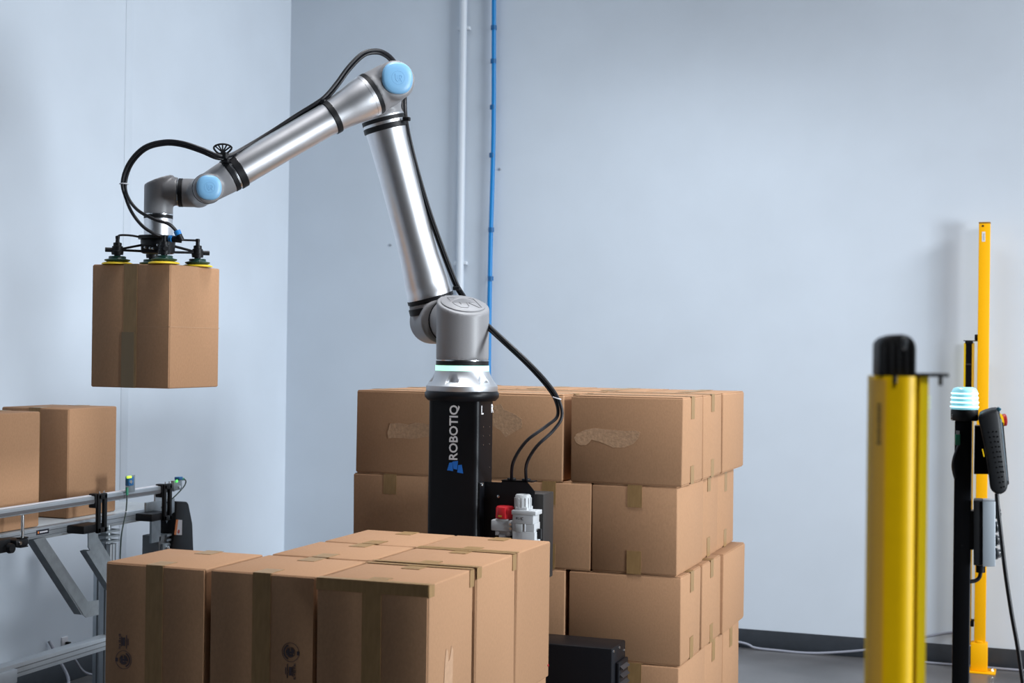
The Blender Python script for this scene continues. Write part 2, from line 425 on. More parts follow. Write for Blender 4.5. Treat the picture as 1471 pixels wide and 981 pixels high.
# ---- front pallet ------------------------------------------------
FX, FY = -1.4392, 3.380; D = (.306, .304, .4105)
pallet(FX-1.01, FX-.02, FY, FY+.99, 'wooden pallet on the floor under the nearest group of boxes')
GF = 'boxes on the front pallet'
for i in range(3):
    for k in range(3):
        lab = {(0, 2): 'lower layer box under the rear right box of front pallet, upper corner showing', (0, 0): 'lower layer box under the nearest box of the front pallet', (0, 1): 'lower layer box under the middle right box of the front pallet',
               (1, 0): 'lower layer box under the stamped second box of the front pallet', (1, 1): 'lower layer box at the centre of the front pallet', (1, 2): 'lower layer box under the rear left lid of the front pallet',
               (2, 0): 'lower layer box under the leftmost stamped box of the front pallet', (2, 1): 'lower layer box behind the left front box, front pallet left edge', (2, 2): 'lower layer box at the left rear corner of the front pallet'}[i, k]
        d = (D[0], D[1], .411); carton(FX-.012-i*.318, FY+.004+k*.322, PT, *d, lab, 'y', 0, tape_front(*d), GF)
zt = PT + .4112; st = (FX, FX-.315, FX-.635)
XT = (TAPE, 'tape', .0007, .0024)
edge = [('-y', -D[0]/2, D[0]/2, D[2]-.028, D[2]+.0012, *XT), ('+z', -D[0]/2, D[0]/2, -D[1]/2-.002, -D[1]/2+.02, *XT), ('+x', -D[1]/2-.001, -D[1]/2+.034, D[2]-.03, D[2])]
edgeb = [('+z', -D[0]/2, D[0]/2, D[1]/2-.02, D[1]/2+.001, *XT), ('+x', D[1]/2-.03, D[1]/2, D[2]-.045, D[2])]
C = carton(st[0], FY, zt, *D, 'nearest box on the front pallet, taped all along its top front edge', 'y', .004, tape_front(*D)+edge+edgeb, GF)
Db = carton(st[0], FY+.327, zt, *D, 'middle box in the right hand column of the front pallet, plain pale side', 'y', -.004, tape_front(*D)+edge[1:]+edgeb, GF)
E_ = carton(st[0], FY+.327+.312, zt, *D, 'rear box in the right hand column of front pallet, near the air regulator', 'y', .0, tape_front(*D)+edge[1:2], GF)
Bx = carton(st[1], FY+.012, zt, *D, 'box with round stamp right of its tape, second from left on front pallet', 'y', -.006, tape_front(*D), GF)
G_ = carton(st[1], FY+.33, zt-.0, *D, 'middle box in the second column of front pallet, only its taped lid showing', 'y', .01, tape_front(*D), GF)
F_ = carton(st[1]+.004, FY+.33+.315, zt, *D, 'rear left box of the front pallet in front of the robot column, lid only showing', 'y', 0, tape_front(*D), GF)
Ax = carton(st[2], FY+.01, zt, *D, 'leftmost box on the front pallet with round stamp left of its tape', 'y', .002, tape_front(*D), GF)
def scrape(o, h):
    p = MB()
    p.prism([(h.x+.0006, -.052, .06), (h.x+.0006, -.050, .13), (h.x+.0006, -.044, .20), (h.x+.0006, -.036, .235), (h.x+.0006, -.026, .228), (h.x+.0006, -.020, .20), (h.x+.0006, -.012, .205), (h.x+.0006, .0, .236), (h.x+.0006, .010, .225), (h.x+.0006, .008, .15), (h.x+.0006, .0, .06)], (.0006, 0, 0))
    q = p.build('scraped_patch', mat('scraped_paper', (.46, .28, .17), .9, noise=.08, scale=60)); q.parent = o
scrape(C, Vector((D[0]/2, D[1]/2, D[2])))
p = MB().cyl((D[0]/2, .138, .035), (D[0]/2+.002, .138, .035), .0035, n=10).build('ink_dot', RED_INK); p.parent = E_
def stamp(o, cx, cz, up, y):
    """maker's round stamp and size lines printed sideways; up=+1 letters read upwards"""
    mb = MB()
    def seg(R0, R1, a0, a1, n=24):
        P = [(cx+R1*math.cos(a0+(a1-a0)*i/n), cz+R1*math.sin(a0+(a1-a0)*i/n)) for i in range(n+1)] + [(cx+R0*math.cos(a0+(a1-a0)*i/n), cz+R0*math.sin(a0+(a1-a0)*i/n)) for i in range(n, -1, -1)]
        mb.prism([(a, y, b) for a, b in P], (0, -.0006, 0))
    seg(.0235, .0248, 0, 2*math.pi*.999, 40)
    s = up
    seg(.0165, .0205, -1.2 if s > 0 else 1.94, 1.2 if s > 0 else 4.34)
    seg(.0125, .0135, 0, 2*math.pi*.999, 32)
    seg(.005, .0115, .3, 1.5); seg(.005, .0115, 1.9, 3.0); seg(.005, .0115, 3.5, 5.7)
    mb.b2((cx-.010*s, y-.0006, cz-.003), (cx+.012*s, y, cz+.003))
    mb.b2((cx-.0255*s, y-.0006, cz-.006), (cx-.018*s, y, cz+.004))
    q = mb.build('printed_stamp', INK); q.parent = o
    zc = cz + s*.048; W[o.name] = Vector((0, 0, 0))
    text('16 x 12 x 12', .01, (cx-.013*s, y-.0004, zc), (0, 0, s), (-s, 0, 0), INK, o, 'printed_size', .0004, fit=(.040, .0062))
    mb = MB(); mb.b2((cx-.0005*s-.0045, y-.0006, zc-.011), (cx-.0005*s+.0045, y, zc+.011))
    for dxx, L in ((-.0075, .013), (.0085, .018), (.0135, .009)): mb.b2((cx+dxx*s-.0012, y-.0006, zc-L), (cx+dxx*s+.0012, y, zc+L))
    q = mb.build('printed_lines', INK); q.parent = o
stamp(Ax, -.092, .155, 1, -D[1]/2-.0014)
stamp(Bx, .086, .215, -1, -D[1]/2-.0014)

# ------------------------------------------------------------------ box held by the gripper
HB = (.308, .306, .411)
hz = at(242, 558.3, 4.93).z
HBX, HBY = -2.7412, 4.2433
held = carton(HBX, HBY, hz, *HB, 'cardboard box hanging in mid air under the suction cups of the robot', 'y', -.006,
    [('-y', -TW, TW, 0, HB[2]), ('-y', -TW-.006, TW-.008, 0, .185, mat('packing_tape_double', (.20, .13, .055), .42), 'tape', .0007, .0022), ('+z', -TW, TW, -HB[1]/2-.001, -HB[1]/2+.07)])
strip(held, Vector((HB[0]/2, HB[1]/2, HB[2])), '-y', .03, HB[0]/2, .2030, .2045, SCAR, 'crease', .0003, .0012)
strip(held, Vector((HB[0]/2, HB[1]/2, HB[2])), '+x', -HB[1]/2, HB[1]/2, .2030, .2048, SCAR, 'crease', .0003, .0008)
HTOP = hz + HB[2]

# ------------------------------------------------------------------ robot column
BX, BY = -1.940, 4.829
ZF = 1.385
t = col_t = thing('robot_column', (BX, BY, 0), 'black square column carrying the robot, white lettering up its front', 'column')
cx0, cx1, cy0, cy1 = BX-.097, BX+.092, BY-.075, BY+.077
mb = MB(); n = 6; r = .02; poly = []
for (ax, ay, a0) in ((cx1-r, cy0+r, -90), (cx1-r, cy1-r, 0), (cx0+r, cy1-r, 90), (cx0+r, cy0+r, 180)):
    for i in range(n+1):
        a = math.radians(a0 + 90*i/n); poly.append((ax+r*math.cos(a), ay+r*math.sin(a), .02))
mb.prism(poly, (0, 0, 1.335)).build('column_body', BLACKM, t)
MB().b2((BX-.22, BY-.16, 0), (BX+.22, BY+.16, .02), .003).build('base_plate', BLACKM, t)
MB().lathe((BX, BY, 1.352), (0, 0, 1), [(0, .118), (.006, .124), (.012, .129), (.026, .129), (.033, .124), (.033, 0)], 48).build('top_flange', BLACKM, t)
yf = cy0 - .0006
a, b = ony(652, 660.5, yf), ony(653, 582, yf)
text('ROBOTIQ', .06, ((a.x+b.x)/2, yf, (a.z+b.z)/2), (0, 0, 1), (-1, 0, 0), WHITEP, t, 'lettering', .0012, fit=((b.z-a.z), .0375))
for quad in (((645.5, 664.5), (650, 664), (650.8, 676.5), (642.3, 675.5)), ((650, 663), (658, 662), (656.5, 674.5), (651.5, 673.5)), ((658.3, 668), (663.2, 667.5), (665.3, 680), (656.9, 678.5))):
    MB().prism([ony(u, v, yf) for u, v in quad], (0, -.0008, 0)).build('emblem', BLUEP, t)
xr = cx1 + .0004
for ch, u, v in (('L', 693, 589), ('R', 707.2, 586.5)):
    q = onx(u, v, xr); text(ch, .05, (xr, q.y, q.z), (0, 1, 0), (0, 0, 1), WHITEP, t, 'letter_mark', .0006, fit=(.019, .030))
for u, v in ((694, 613), (703, 613), (694, 626), (703, 625.5), (694, 639), (703, 638), (703, 671)):
    q = onx(u, v, xr); MB().cyl((xr-.001, q.y, q.z), (xr+.0012, q.y, q.z), .0022, n=8).build('screw', STEEL, t)
# bracket plate on the column's right side
yb = BY - .02
A0, A1 = ony(699, 692, yb), ony(768, 775, yb)
poly = [ony(u, v, yb) for u, v in ((699, 692), (720, 693), (722, 690), (756, 691), (768, 706), (768, 790), (699, 790))]
poly[0].x = poly[-1].x = cx1
bz0 = poly[-1].z - .10
poly[-1].z = bz0; poly[-2].z = bz0
MB().prism(poly, (0, .004, 0)).build('bracket_plate', BLACKM, t)
MB().b2((cx1, yb-.045, bz0), (cx1+.004, yb+.004, poly[0].z)).build('bracket_flange', BLACKM, t)
q = onx(697, 692, cx1+.004); MB().lathe((cx1+.004, yb-.03, q.z-.008), (1, 0, 0), [(0, .008), (.006, .008), (.008, .005), (.008, 0)], 12).build('bolt', STEEL, t)
q = ony(716, 713, yb); MB().lathe((q.x, yb, q.z), (0, -1, 0), [(0, .005), (.003, .005), (.004, .003), (.004, 0)], 12).build('bolt', STEEL, t)
GR = [ony(735, 690, yb+.02), ony(756, 690, yb+.02)]
zsh = ony(735, 690, yb).z
MB().b2((GR[0].x-.03, yb, zsh-.004), (GR[1].x+.03, yb+.045, zsh)).build('bracket_shelf', BLACKM, t)
for g in GR: MB().ring((g.x, yb+.02, zsh+.003), (0, 0, 1), .012, .004, 20, 6).build('grommet', BLACKR, t)
q0, q1 = ony(765, 709, yb+.05), ony(781, 709, yb+.05)
MB().b2((q0.x-.12, yb+.05, bz0), (q1.x, yb+.16, q0.z), .003).build('rear_enclosure', DARKG, t)
MB().b2((cx1-.01, yb+.06, bz0+.05), (q0.x-.115, yb+.12, q0.z-.05)).build('enclosure_mount', BLACKM, t)

# ------------------------------------------------------------------ air preparation unit on the bracket
ya = yb - .004; s_ = 395.
def U(u, v, y=None): q = ony(u, v, (ya-.058) if y is None else y); q.y = ya; return q
t = thing('air_regulator', U(752, 800), 'white air regulator with ribbed grey knob bolted to the black bracket plate', 'regulator')
def ubox(u0, v0, u1, v1, d, m, name, parent, y0=None, bevel=.002):
    y0 = ya if y0 is None else y0; a, b = ony(u0, v1, y0-d), ony(u1, v0, y0-d); return MB().b2((a.x, y0-d, a.z), (b.x, y0, b.z), bevel).build(name, m, parent)
c = U(751.5, 710, ya-.034); c2 = U(751.5, 731, ya-.034); yk = ya - .034
mb = MB(); prof = [(0, .028), (c.z-c2.z-.004, .0265), (c.z-c2.z, .023), (c.z-c2.z, 0)]
mb.lathe((c.x, yk, c2.z), (0, 0, 1), prof, 28); kn = mb.build('regulator_knob', GREYPL, t)
for i in range(14):
    a = 2*math.pi*i/14; MB().box((c.x+.0275*math.cos(a), yk+.0275*math.sin(a), c2.z+.022), (.004, .003, .034), Matrix.Rotation(a, 3, 'Z')).build('knob_rib', WHITEPL, kn)
ubox(740, 729, 757, 736, .062, WHITEPL, 'knob_collar', t)
ubox(734.5, 734.5, 769.5, 739, .068, WHITEPL, 'bonnet', t)
bd = ubox(736, 739, 766, 752, .064, WHITEPL, 'regulator_body', t)
ubox(735.5, 752, 767.5, 765, .060, WHITEPL, 'regulator_body', t)
ubox(740, 753, 750, 764, .066, GREYPL, 'gauge_plate', t)
ubox(752.5, 752, 754.5, 764, .064, WHITEPL, 'body_rib', t); ubox(762, 741, 766, 765, .058, GREYPL, 'body_rib', t)
ubox(735.5, 765, 768, 800, .062, WHITEPL, 'filter_bowl', t)
mb = MB()
for u_, v_, a_, b_ in ((743.2, 744, .006, .007), (745.6, 743.6, .004, .002), (746.2, 745.6, .006, .002), (749.2, 744.4, .0018, .008), (751.6, 743.4, .005, .002), (750.6, 745, .0016, .009), (751.8, 746.6, .005, .002)):
    q = U(u_, v_); mb.box((q.x, ya-.0645, q.z), (a_, .0008, b_))
mb.build('moulded_mark', mat('grey_print', (.12, .12, .13), .5), t)
q = U(772, 766); MB().cyl((q.x, ya-.03, q.z-.022), (q.x, ya-.03, q.z+.012), .008, n=14).build('drain_fitting', BLACKP, t)
MB().cyl((q.x-.025, ya-.03, q.z), (q.x, ya-.03, q.z), .006, n=12).build('elbow_fitting', BLACKP, t)
t2 = thing('lockout_valve', U(720, 800), 'small lockout valve with red turn knob left of the white regulator', 'valve')
c = U(721.5, 728); c2 = U(721.5, 746)
mb = MB().lathe((c.x, ya-.032, c2.z), (0, 0, 1), [(0, .026), (.003, .029), (c.z-c2.z-.005, .028), (c.z-c2.z, .025), (c.z-c2.z, 0)], 32, 3.2)
mb.build('red_knob', REDPL, t2)['label'] = 'red turn knob'
MB().box((c.x, ya-.032-.029, c2.z+.022), (.030, .012, .040), None, .004).build('knob_grip', REDPL, t2)
q = U(719.5, 741); MB().box((q.x, ya-.0675, q.z), (.012, .001, .006)).build('knob_mark', mat('gold_mark', (.4, .25, .04), .4), t2)
ubox(713, 746, 730, 748.5, .060, GREYPL, 'neck', t2)
ubox(705, 748, 735, 762, .056, WHITEPL, 'valve_body', t2, None, .004)
ubox(711, 761, 733, 769, .045, GREYPL, 'valve_foot', t2)
ubox(716, 768, 726, 800, .05, WHITEPL, 'outlet_stem', t2)
for u in (713, 729): q = U(u, 766); MB().lathe((q.x, ya-.045, q.z), (0, -1, 0), [(0, .006), (.005, .006), (.005, 0)], 12).build('mounting_ear', WHITEPL, t2)
for v in (753, 759): q = U(733.5, v); MB().lathe((q.x, ya-.056, q.z), (0, -1, 0), [(0, .005), (.006, .005), (.006, 0)], 10).build('screw', STEEL, t2)

# ------------------------------------------------------------------ robot arm
NRM = Vector((.651, -.759, 0)); TDIR = Vector((-.759, -.651, 0)); ZU = Vector((0, 0, 1))
R = thing('robot_arm', (BX, BY, ZF), 'large silver and grey six joint robot arm with light blue joint caps', 'robot arm')
base = MB().lathe((BX, BY, ZF), ZU, [(0, .1235), (.003, .1245), (.018, .1245), (.020, .122), (.045, .104), (.062, .096), (.070, .0945), (.070, 0)], 96).build('base_flange', ALUM, R, 30)
cut = MB()
view = math.atan2(-BY, -BX)
for i in range(6):
    a = view - math.radians(18) + i*math.pi/3; cut.cyl((BX+.122*math.cos(a), BY+.122*math.sin(a), ZF+.031), (BX+.122*math.cos(a), BY+.122*math.sin(a), ZF+.12), .0245, n=24)
co = cut.build('cutter', ALUM, None)
evalmesh(base, ('BOOLEAN', dict(object=co, operation='DIFFERENCE', solver='EXACT')))
bpy.data.objects.remove(co)
if not base.data.materials: base.data.materials.append(ALUM)
MB().lathe((BX, BY, ZF+.070), ZU, [(0, .0935), (.0185, .0935), (.0185, 0)], 64).build('light_ring', RINGL, R)['label'] = 'glowing green light ring'
MB().lathe((BX, BY, ZF+.0885), ZU, [(0, .0915), (.016, .0915), (.016, 0)], 64).build('joint_seal', BLACKR, R)
MB().lathe((BX, BY, ZF+.1045), ZU, [(0, .0925), (.003, .0925), (.003, 0)], 64).build('trim_ring', STEEL, R)
zs = ZF + .1075
S_top = Vector((BX, BY, at(668, 437, 5.2).z)); MN = (NRM*math.sin(.384) + ZU*math.cos(.384)).normalized()
U0 = at(627, 461, 5.41); U1 = at(536, 117, 5.33); F0 = at(562, 119, 5.185); F1 = at(296, 272, 4.97)
W1 = F1 - NRM*.135; W2 = at(228, 276, 5.085); W2 = Vector((W2.x, W2.y, W1.z+.004))
# shoulder: upright barrel with a slanted lid, and the side barrel to the upper arm
mb = MB(); mb.lathe((BX, BY, zs), ZU, [(0, .0915), (.35, .0915)], 64)
gm = mb.bm.verts[:] + mb.bm.edges[:] + mb.bm.faces[:]
res = bmesh.ops.bisect_plane(mb.bm, geom=gm, plane_co=S_top, plane_no=MN, clear_outer=True)
bmesh.ops.holes_fill(mb.bm, edges=[e for e in mb.bm.edges if e.is_boundary])
Sc = Vector((BX, BY, U0.z))
UJ = Sc - NRM*.115
d = (U0 - Sc); d.z = 0
mb.lathe(Sc, -NRM, [(0, .080), (.10, .082), (.135, .080)], 48)
blend(mb, 'shoulder_housing', CASTG, R, .005, 4)
MB().lathe(S_top - MN*.004 , MN, [(0, .078), (.0075, .078), (.009, .076), (.009, 0)], 64).build('shoulder_cap', CASTG, R)
# emblem lines on the slanted lid
X_ = MN.cross(ZU).normalized()*-1; Y_ = MN.cross(X_)
if Y_.z < 0: Y_ = -Y_
if X_.dot(Vector((math.cos(YAW), math.sin(YAW), 0))) < 0: X_ = -X_
def onlid(a, b): return S_top + MN*.0056 + X_*a + Y_*b
lines = [[(-.045, .048), (.03, .048), (.05, .04)], [(-.045, .048), (-.036, -.02), (-.022, -.045), (.002, -.048), (.012, -.03), (.012, .02), (.03, .022), (.035, .008), (.02, -.002), (.045, -.045)], [(.05, .04), (.055, -.04), (.045, -.045)], [(-.015, .03), (-.012, -.015)]]
mb = MB()
for L in lines: mb.tube([onlid(a, b) for a, b in L], .0011, 6, 1)
mb.build('cap_emblem', GREYL, R)
MB().ring(Sc - NRM*.137, NRM, .0795, .003, 48).build('joint_seam', BLACKR, R)
# upper arm
ax = (U1 - U0).normalized()
def along(P, A, L, Q):           # distance of Q's foot along axis
    return (Q - P).dot(A)
lb = along(U0, ax, 0, at(618, 426, 5.40)); lt = along(U0, ax, 0, at(550, 176, 5.34)); LU = (U1-U0).length
mb = MB(); mb.lathe(U0 + NRM*.085, -NRM, [(0, .078), (.004, .083), (.15, .083), (.165, .074), (.165, 0)], 48)
mb.lathe(U0, ax, [(-.02, .07), (0, .080), (lb-.015, .0835), (lb-.01, 0)], 48)
blend(mb, 'shoulder_joint_housing', CASTG, R, .005, 5)
MB().lathe(U0, ax, [(lb-.013, .0845), (lb+.0, .0845), (lb+.0, 0)], 64).build('joint_seal', BLACKR, R)
L0, L1 = lb, lt
tubep = [(L0, .0815), (L0+.018, .0815), (L0+.020, .0805), (L0+.05, .080), (L0+.09, .0765), (L0+.15, .071), (L0+.24, .0685), (L1-.2, .0685), (L1-.08, .071), (L1-.012, .0745), (L1, .0745), (L1, 0)]
MB().lathe(U0, ax, tubep, 72).build('upper_arm_tube', ALU, R, 30)
MB().lathe(U0, ax, [(L1, .0775), (L1+.014, .0775), (L1+.014, 0)], 64).build('joint_seal', BLACKR, R)
MB().lathe(U0, ax, [(L1+.014, .077), (L1+.02, .077), (L1+.02, 0)], 64).build('trim_ring', ALUM, R)
U1c = at(557, 128, 5.31); A0_ = U0 + ax*(L1+.018); dA = U1c - A0_
mb = MB(); mb.lathe(U0, ax, [(L1+.018, .0755), (L1+.028, .0745), (L1+.045, .066), (L1+.05, 0)], 48)
mb.lathe(A0_ + dA*.2, dA, [(0, .06), (dA.length*.8, .054), (dA.length*.8+.02, .045), (dA.length*.8+.03, 0)], 48)
mb.lathe(U1c - NRM*.06, NRM, [(0, 0), (0, .045), (.012, .055), (.13, .055), (.13, 0)], 48)
blend(mb, 'upper_elbow_housing', CASTG, R, .005, 5)
# forearm
af = (F1 - F0).normalized(); LF = (F1-F0).length
le = along(F0, af, 0, at(533.5, 135.5, 5.165)); lw = along(F0, af, 0, at(335, 250, 5.0))
mb = MB(); mb.lathe(F0 - NRM*.085, NRM, [(0, .066), (.145, .068), (.157, .060), (.157, 0)], 48)
mb.lathe(F0, af, [(-.072, 0), (-.070, .028), (-.060, .046), (-.045, .057), (-.022, .067), (.01, .0725), (le-.004, .0748), (le-.004, 0)], 48)
blend(mb, 'elbow_housing', CASTG, R, .0045, 8)
MB().lathe(F0, af, [(le-.006, .0762), (le+.010, .0762), (le+.010, 0)], 64).build('joint_seal', BLACKR, R)
MB().lathe(F0, af, [(le+.010, .076), (le+.022, .0755), (le+.0225, .0745), (le+.05, .073), (le+.09, .066), (le+.14, .059), (le+.20, .0555), (lw-.20, .0545), (lw-.045, .0555), (lw-.0, .0555), (lw, 0)], 72).build('forearm_tube', ALU, R, 30)
MB().lathe(F0, af, [(lw, .0565), (lw+.004, .0565), (lw+.004, 0)], 48).build('trim_ring', STEEL, R)
MB().lathe(F0, af, [(lw+.004, .057), (lw+.018, .057), (lw+.018, 0)], 48).build('joint_seal', BLACKR, R)
mb = MB(); mb.lathe(F0, af, [(lw+.017, .0555), (lw+.05, .053), (LF, .049), (LF+.035, .036), (LF+.045, 0)], 48)
mb.lathe(F1 - NRM*.060, NRM, [(0, .048), (.108, .050), (.118, .044), (.118, 0)], 48)
blend(mb, 'wrist_housing', CASTG, R, .004, 6)
MB().ring(F1 + NRM*.030, NRM, .0497, .0014, 48, 6).build('joint_seam', BLACKR, R)
def blue_cap(P, r):
    o = MB().lathe(P, NRM, [(0, r*.98), (.006, r), (.010, r*.97), (.0135, r*.86), (.0155, r*.6), (.0162, r*.3), (.0164, 0)], 56, 2.35).build('joint_cap', BLUEC, R, 60)
    o['label'] = 'light blue domed joint cap'
    Xc = ZU.cross(NRM).normalized(); c0 = P + NRM*.0158
    MB().ring(c0 - NRM*.0005, NRM, r*.42, .0009, 36, 6).build('cap_emblem', BLUEL, o)
    mb = MB(); k = r*.3
    for L in ([(-.7, .8), (-.6, -.3), (-.2, -.8), (.2, -.5), (.2, .5), (.7, .5), (.7, 0), (.35, -.1), (.8, -.8)], [(-.25, .5), (-.2, -.3)]):
        mb.tube([c0 + NRM*.0003 + Xc*(a*k) + ZU*(b*k) for a, b in L], .0008, 6, 1)
    mb.build('cap_emblem', BLUEL, o)
blue_cap(F0 + NRM*.070 + ZU*.004, .0545)
blue_cap(F1 + NRM*.056, .0410)
# wrist bodies
mb = MB(); mb.lathe(W1 + NRM*.075, -NRM, [(0, .0), (0, .046), (.11, .048), (.125, .040), (.125, 0)], 48)
h = (W2 - W1); h.z = 0; LH = h.length; h.normalize()
mb.lathe(W1, h, [(-.02, 0), (-.02, .04), (0, .0485), (LH*.42, .0485), (LH*.42, 0)], 48)
blend(mb, 'wrist_housing', CASTG, R, .004, 6)
MB().lathe(W1, h, [(LH*.42-.001, .0487), (LH*.42+.011, .0487), (LH*.42+.011, 0)], 48).build('joint_seal', BLACKR, R)
MB().lathe(W1, h, [(LH*.42+.011, .0485), (LH*.42+.014, .0485), (LH*.42+.014, 0)], 48).build('trim_ring', STEEL, R)
mb = MB(); zb = at(228, 308, 5.085).z
mb.lathe((W2.x, W2.y, zb), ZU, [(0, .0485), (.3, .0485)], 48)
gm = mb.bm.verts[:] + mb.bm.edges[:] + mb.bm.faces[:]
zt2 = at(228, 258, 5.085).z
bmesh.ops.bisect_plane(mb.bm, geom=gm, plane_co=(W2.x, W2.y, zt2), plane_no=(h*math.sin(.36) + ZU*math.cos(.36)), clear_outer=True)
bmesh.ops.holes_fill(mb.bm, edges=[e for e in mb.bm.edges if e.is_boundary])
mb.lathe(W2 - h*(LH*.58-.014), h, [(0, 0), (0, .0485), (LH*.58-.014-.022, .0485), (LH*.58-.014-.022, 0)], 48)
blend(mb, 'wrist_housing', CASTG, R, .004, 6)
MB().lathe((W2.x, W2.y, zb-.003), ZU, [(0, .049), (.004, .049), (.004, 0)], 48).build('trim_ring', STEEL, R)
MB().lathe((W2.x, W2.y, zb-.015), ZU, [(0, .0485), (.013, .0485), (.013, 0)], 48).build('joint_seal', BLACKR, R)
zfl = at(228, 339, 5.085).z
MB().lathe((W2.x, W2.y, zfl), ZU, [(0, .0475), (zb-.015-zfl, .0475), (zb-.015-zfl, 0)], 64).build('tool_flange', ALU, R)
# hook-and-loop straps round the tubes
def strap(P, A, s, r, wd=.022, tail=None):
    o = MB().lathe(P, A, [(s, r), (s+.002, r+.003), (s+wd-.002, r+.003), (s+wd, r)], 56).build('cable_strap', BLACKP, R)
    return o
s1 = along(F0, af, 0, at(475, 168, 5.12)); s2 = along(F0, af, 0, at(342, 247, 5.0))
strap(F0, af, s1-.011, .0575); strap(F0, af, s2-.012, .0565, .026)
s3 = lb - .052; s4 = lt - .03
strap(U0, ax, s3, .085, .024); strap(U0, ax, s4, .0755, .02)
for (u, v, dd) in ((463, 146, 5.09), (324, 231, 4.95), (656, 414, 5.36), (584, 171, 5.30)):
    MB().box(at(u, v, dd), (.026, .018, .014), None, .003).build('strap_buckle', BLACKP, R)

# ------------------------------------------------------------------ hoses
HS = [(733, 690, 4.93, 0), (738, 668, 4.93, 0), (757, 636, 4.94, 0), (786, 614, 4.95, .0), (803, 598, 4.96, 0), (800, 574, 4.97, 0), (784, 550, 5.0, 0), (757, 521, 5.04, 0), (726, 492, 5.10, 0), (700, 468, 5.2, 0), (680, 447, 5.34, 0), (664, 424, 5.38, 0), (653, 404, 5.38, 0),
      (634, 355, 5.37, 0), (614, 298, 5.36, 0), (597, 240, 5.35, 0), (586, 195, 5.34, 0), (581, 165, 5.36, 0), (580, 135, 5.40, 0), (577, 108, 5.38, 0), (566, 90, 5.30, 0), (555, 79, 5.24, 0), (541, 74, 5.2, 0), (522, 78, 5.17, 0), (502, 97, 5.14, 0), (485, 120, 5.12, 0), (470, 138, 5.10, 0), (456, 149, 5.09, 0), (430, 165, 5.08, 0), (390, 191, 5.05, 0), (352, 214, 5.0, 0), (330, 225, 4.96, 0), (312, 225, 4.93, 0), (290, 216, 4.92, 0), (262, 207, 4.92, 0), (236, 205, 4.93, 0), (208, 213, 4.95, 0), (187, 235, 4.97, 0), (178, 262, 4.98, 0)]
HA = HS + [(183, 282, 4.98, 0), (198, 302, 4.96, 0), (222, 315, 4.94, 0), (243, 322, 4.95, 0), (254, 333, 4.97, 0)]
HBn = HS + [(181, 285, 4.99, 0), (190, 306, 4.99, 0), (205, 325, 4.98, 0), (222, 336, 4.99, 0), (230, 339, 5.0, 0)]
def hose(path, off, label, end0):
    P = []
    for i, (u, v, d, _) in enumerate(path):
        k = min(1, max(0, i/4)) if i < 4 else 1
        q = at(u, v, d)
        a = at(*path[max(0, i-1)][:3]); b = at(*path[min(len(path)-1, i+1)][:3])
        T = (b-a).normalized(); vw = (q-ORG).normalized(); side = T.cross(vw).normalized()
        e = 1 if i < len(HS) else 0
        P.append(q + side*off*e + vw*off*.8*e)
    P[0] = Vector(end0) ; P[1] = P[1]*.55 + Vector((end0[0]+.008, end0[1], P[1].z))*.45
    return tag(MB().tube(P, .0056, 12, 5).build('air_hose', HOSE), label, 'hose')
hose(HA, .0052, 'black air hose along robot arm from left grommet to the blue collared elbow fitting', (GR[0].x, yb+.02, zsh-.004))
HBs = [(u+ (14 if i == 1 else 12 if i == 2 else 6 if i == 3 else 2 if i == 4 else 0), v+(4 if i in (2, 3) else 0), d, 0) for i, (u, v, d, _) in enumerate(HBn)]
hose(HBs, -.0052, 'black air hose along robot arm from right grommet to the gripper hub', (GR[1].x, yb+.02, zsh-.004))
for (u, v, d, lab) in ((800, 572, 4.97, 'pale cable tie round both hoses above the bracket plate'), (178, 264, 4.98, 'pale cable tie round both hoses at the left of the hose loop')):
    q = at(u, v, d); T = Vector((.25, .1, 1)) if u > 500 else Vector((0, 0, 1))
    tag(MB().ring(q, T, .0135, .0022, 24, 6).build('cable_tie', LABELW), lab, 'cable tie')
# fan shaped hose clip on the forearm
q = at(320, 213, 4.94); X3 = Vector((math.cos(YAW), math.sin(YAW), 0)); mb = MB()
arc = [q + X3*(.030*math.cos(a)) + ZU*(.014*math.sin(a)) for a in [math.pi*i/10 for i in range(11)]]
mb.tube(arc + [q - X3*.03, ], .0034, 6, 1)
mb.tube([q - X3*.03, q - X3*.016 - ZU*.016, q + X3*.012 - ZU*.018, q + X3*.03], .0035, 6, 2)
for a in (.5, 1.1, 1.6, 2.1, 2.6): mb.tube([q - ZU*.014, q + X3*(.03*math.cos(a)) + ZU*(.014*math.sin(a))], .0026, 6, 1)
mb.box(q - ZU*.024 + X3*.006, (.022, .022, .022), None, .003)
tag(mb.build('hose_clip', BLACKP), 'black fan shaped hose clip on top of the forearm near the wrist', 'clip')

# ------------------------------------------------------------------ vacuum gripper
GX, GY = W2.x, W2.y
G = thing('vacuum_gripper', (GX, GY, HTOP), 'black four armed vacuum gripper with green and yellow suction cups', 'gripper')
zh = HTOP
MB().lathe((GX, GY, zfl-.012), ZU, [(0, .066), (.012, .066), (.012, 0)], 40).build('mounting_plate', BLACKP, G)
MB().lathe((GX, GY, zh+.042), ZU, [(0, .050), (.003, .056), (zfl-.012-zh-.045, .058), (zfl-.012-zh-.042, .056)], 32).build('hub', BLACKP, G)
camx = Vector((math.cos(YAW), math.sin(YAW), 0)); camy = Vector((-math.sin(YAW), math.cos(YAW), 0))
RC = .134; a9 = math.radians(22)
dirs = [camx*math.sin(a9) - camy*math.cos(a9), camx*math.cos(a9) + camy*math.sin(a9), -camx*math.sin(a9) + camy*math.cos(a9), -camx*math.cos(a9) - camy*math.sin(a9)]
C0 = Vector((GX, GY, zh))
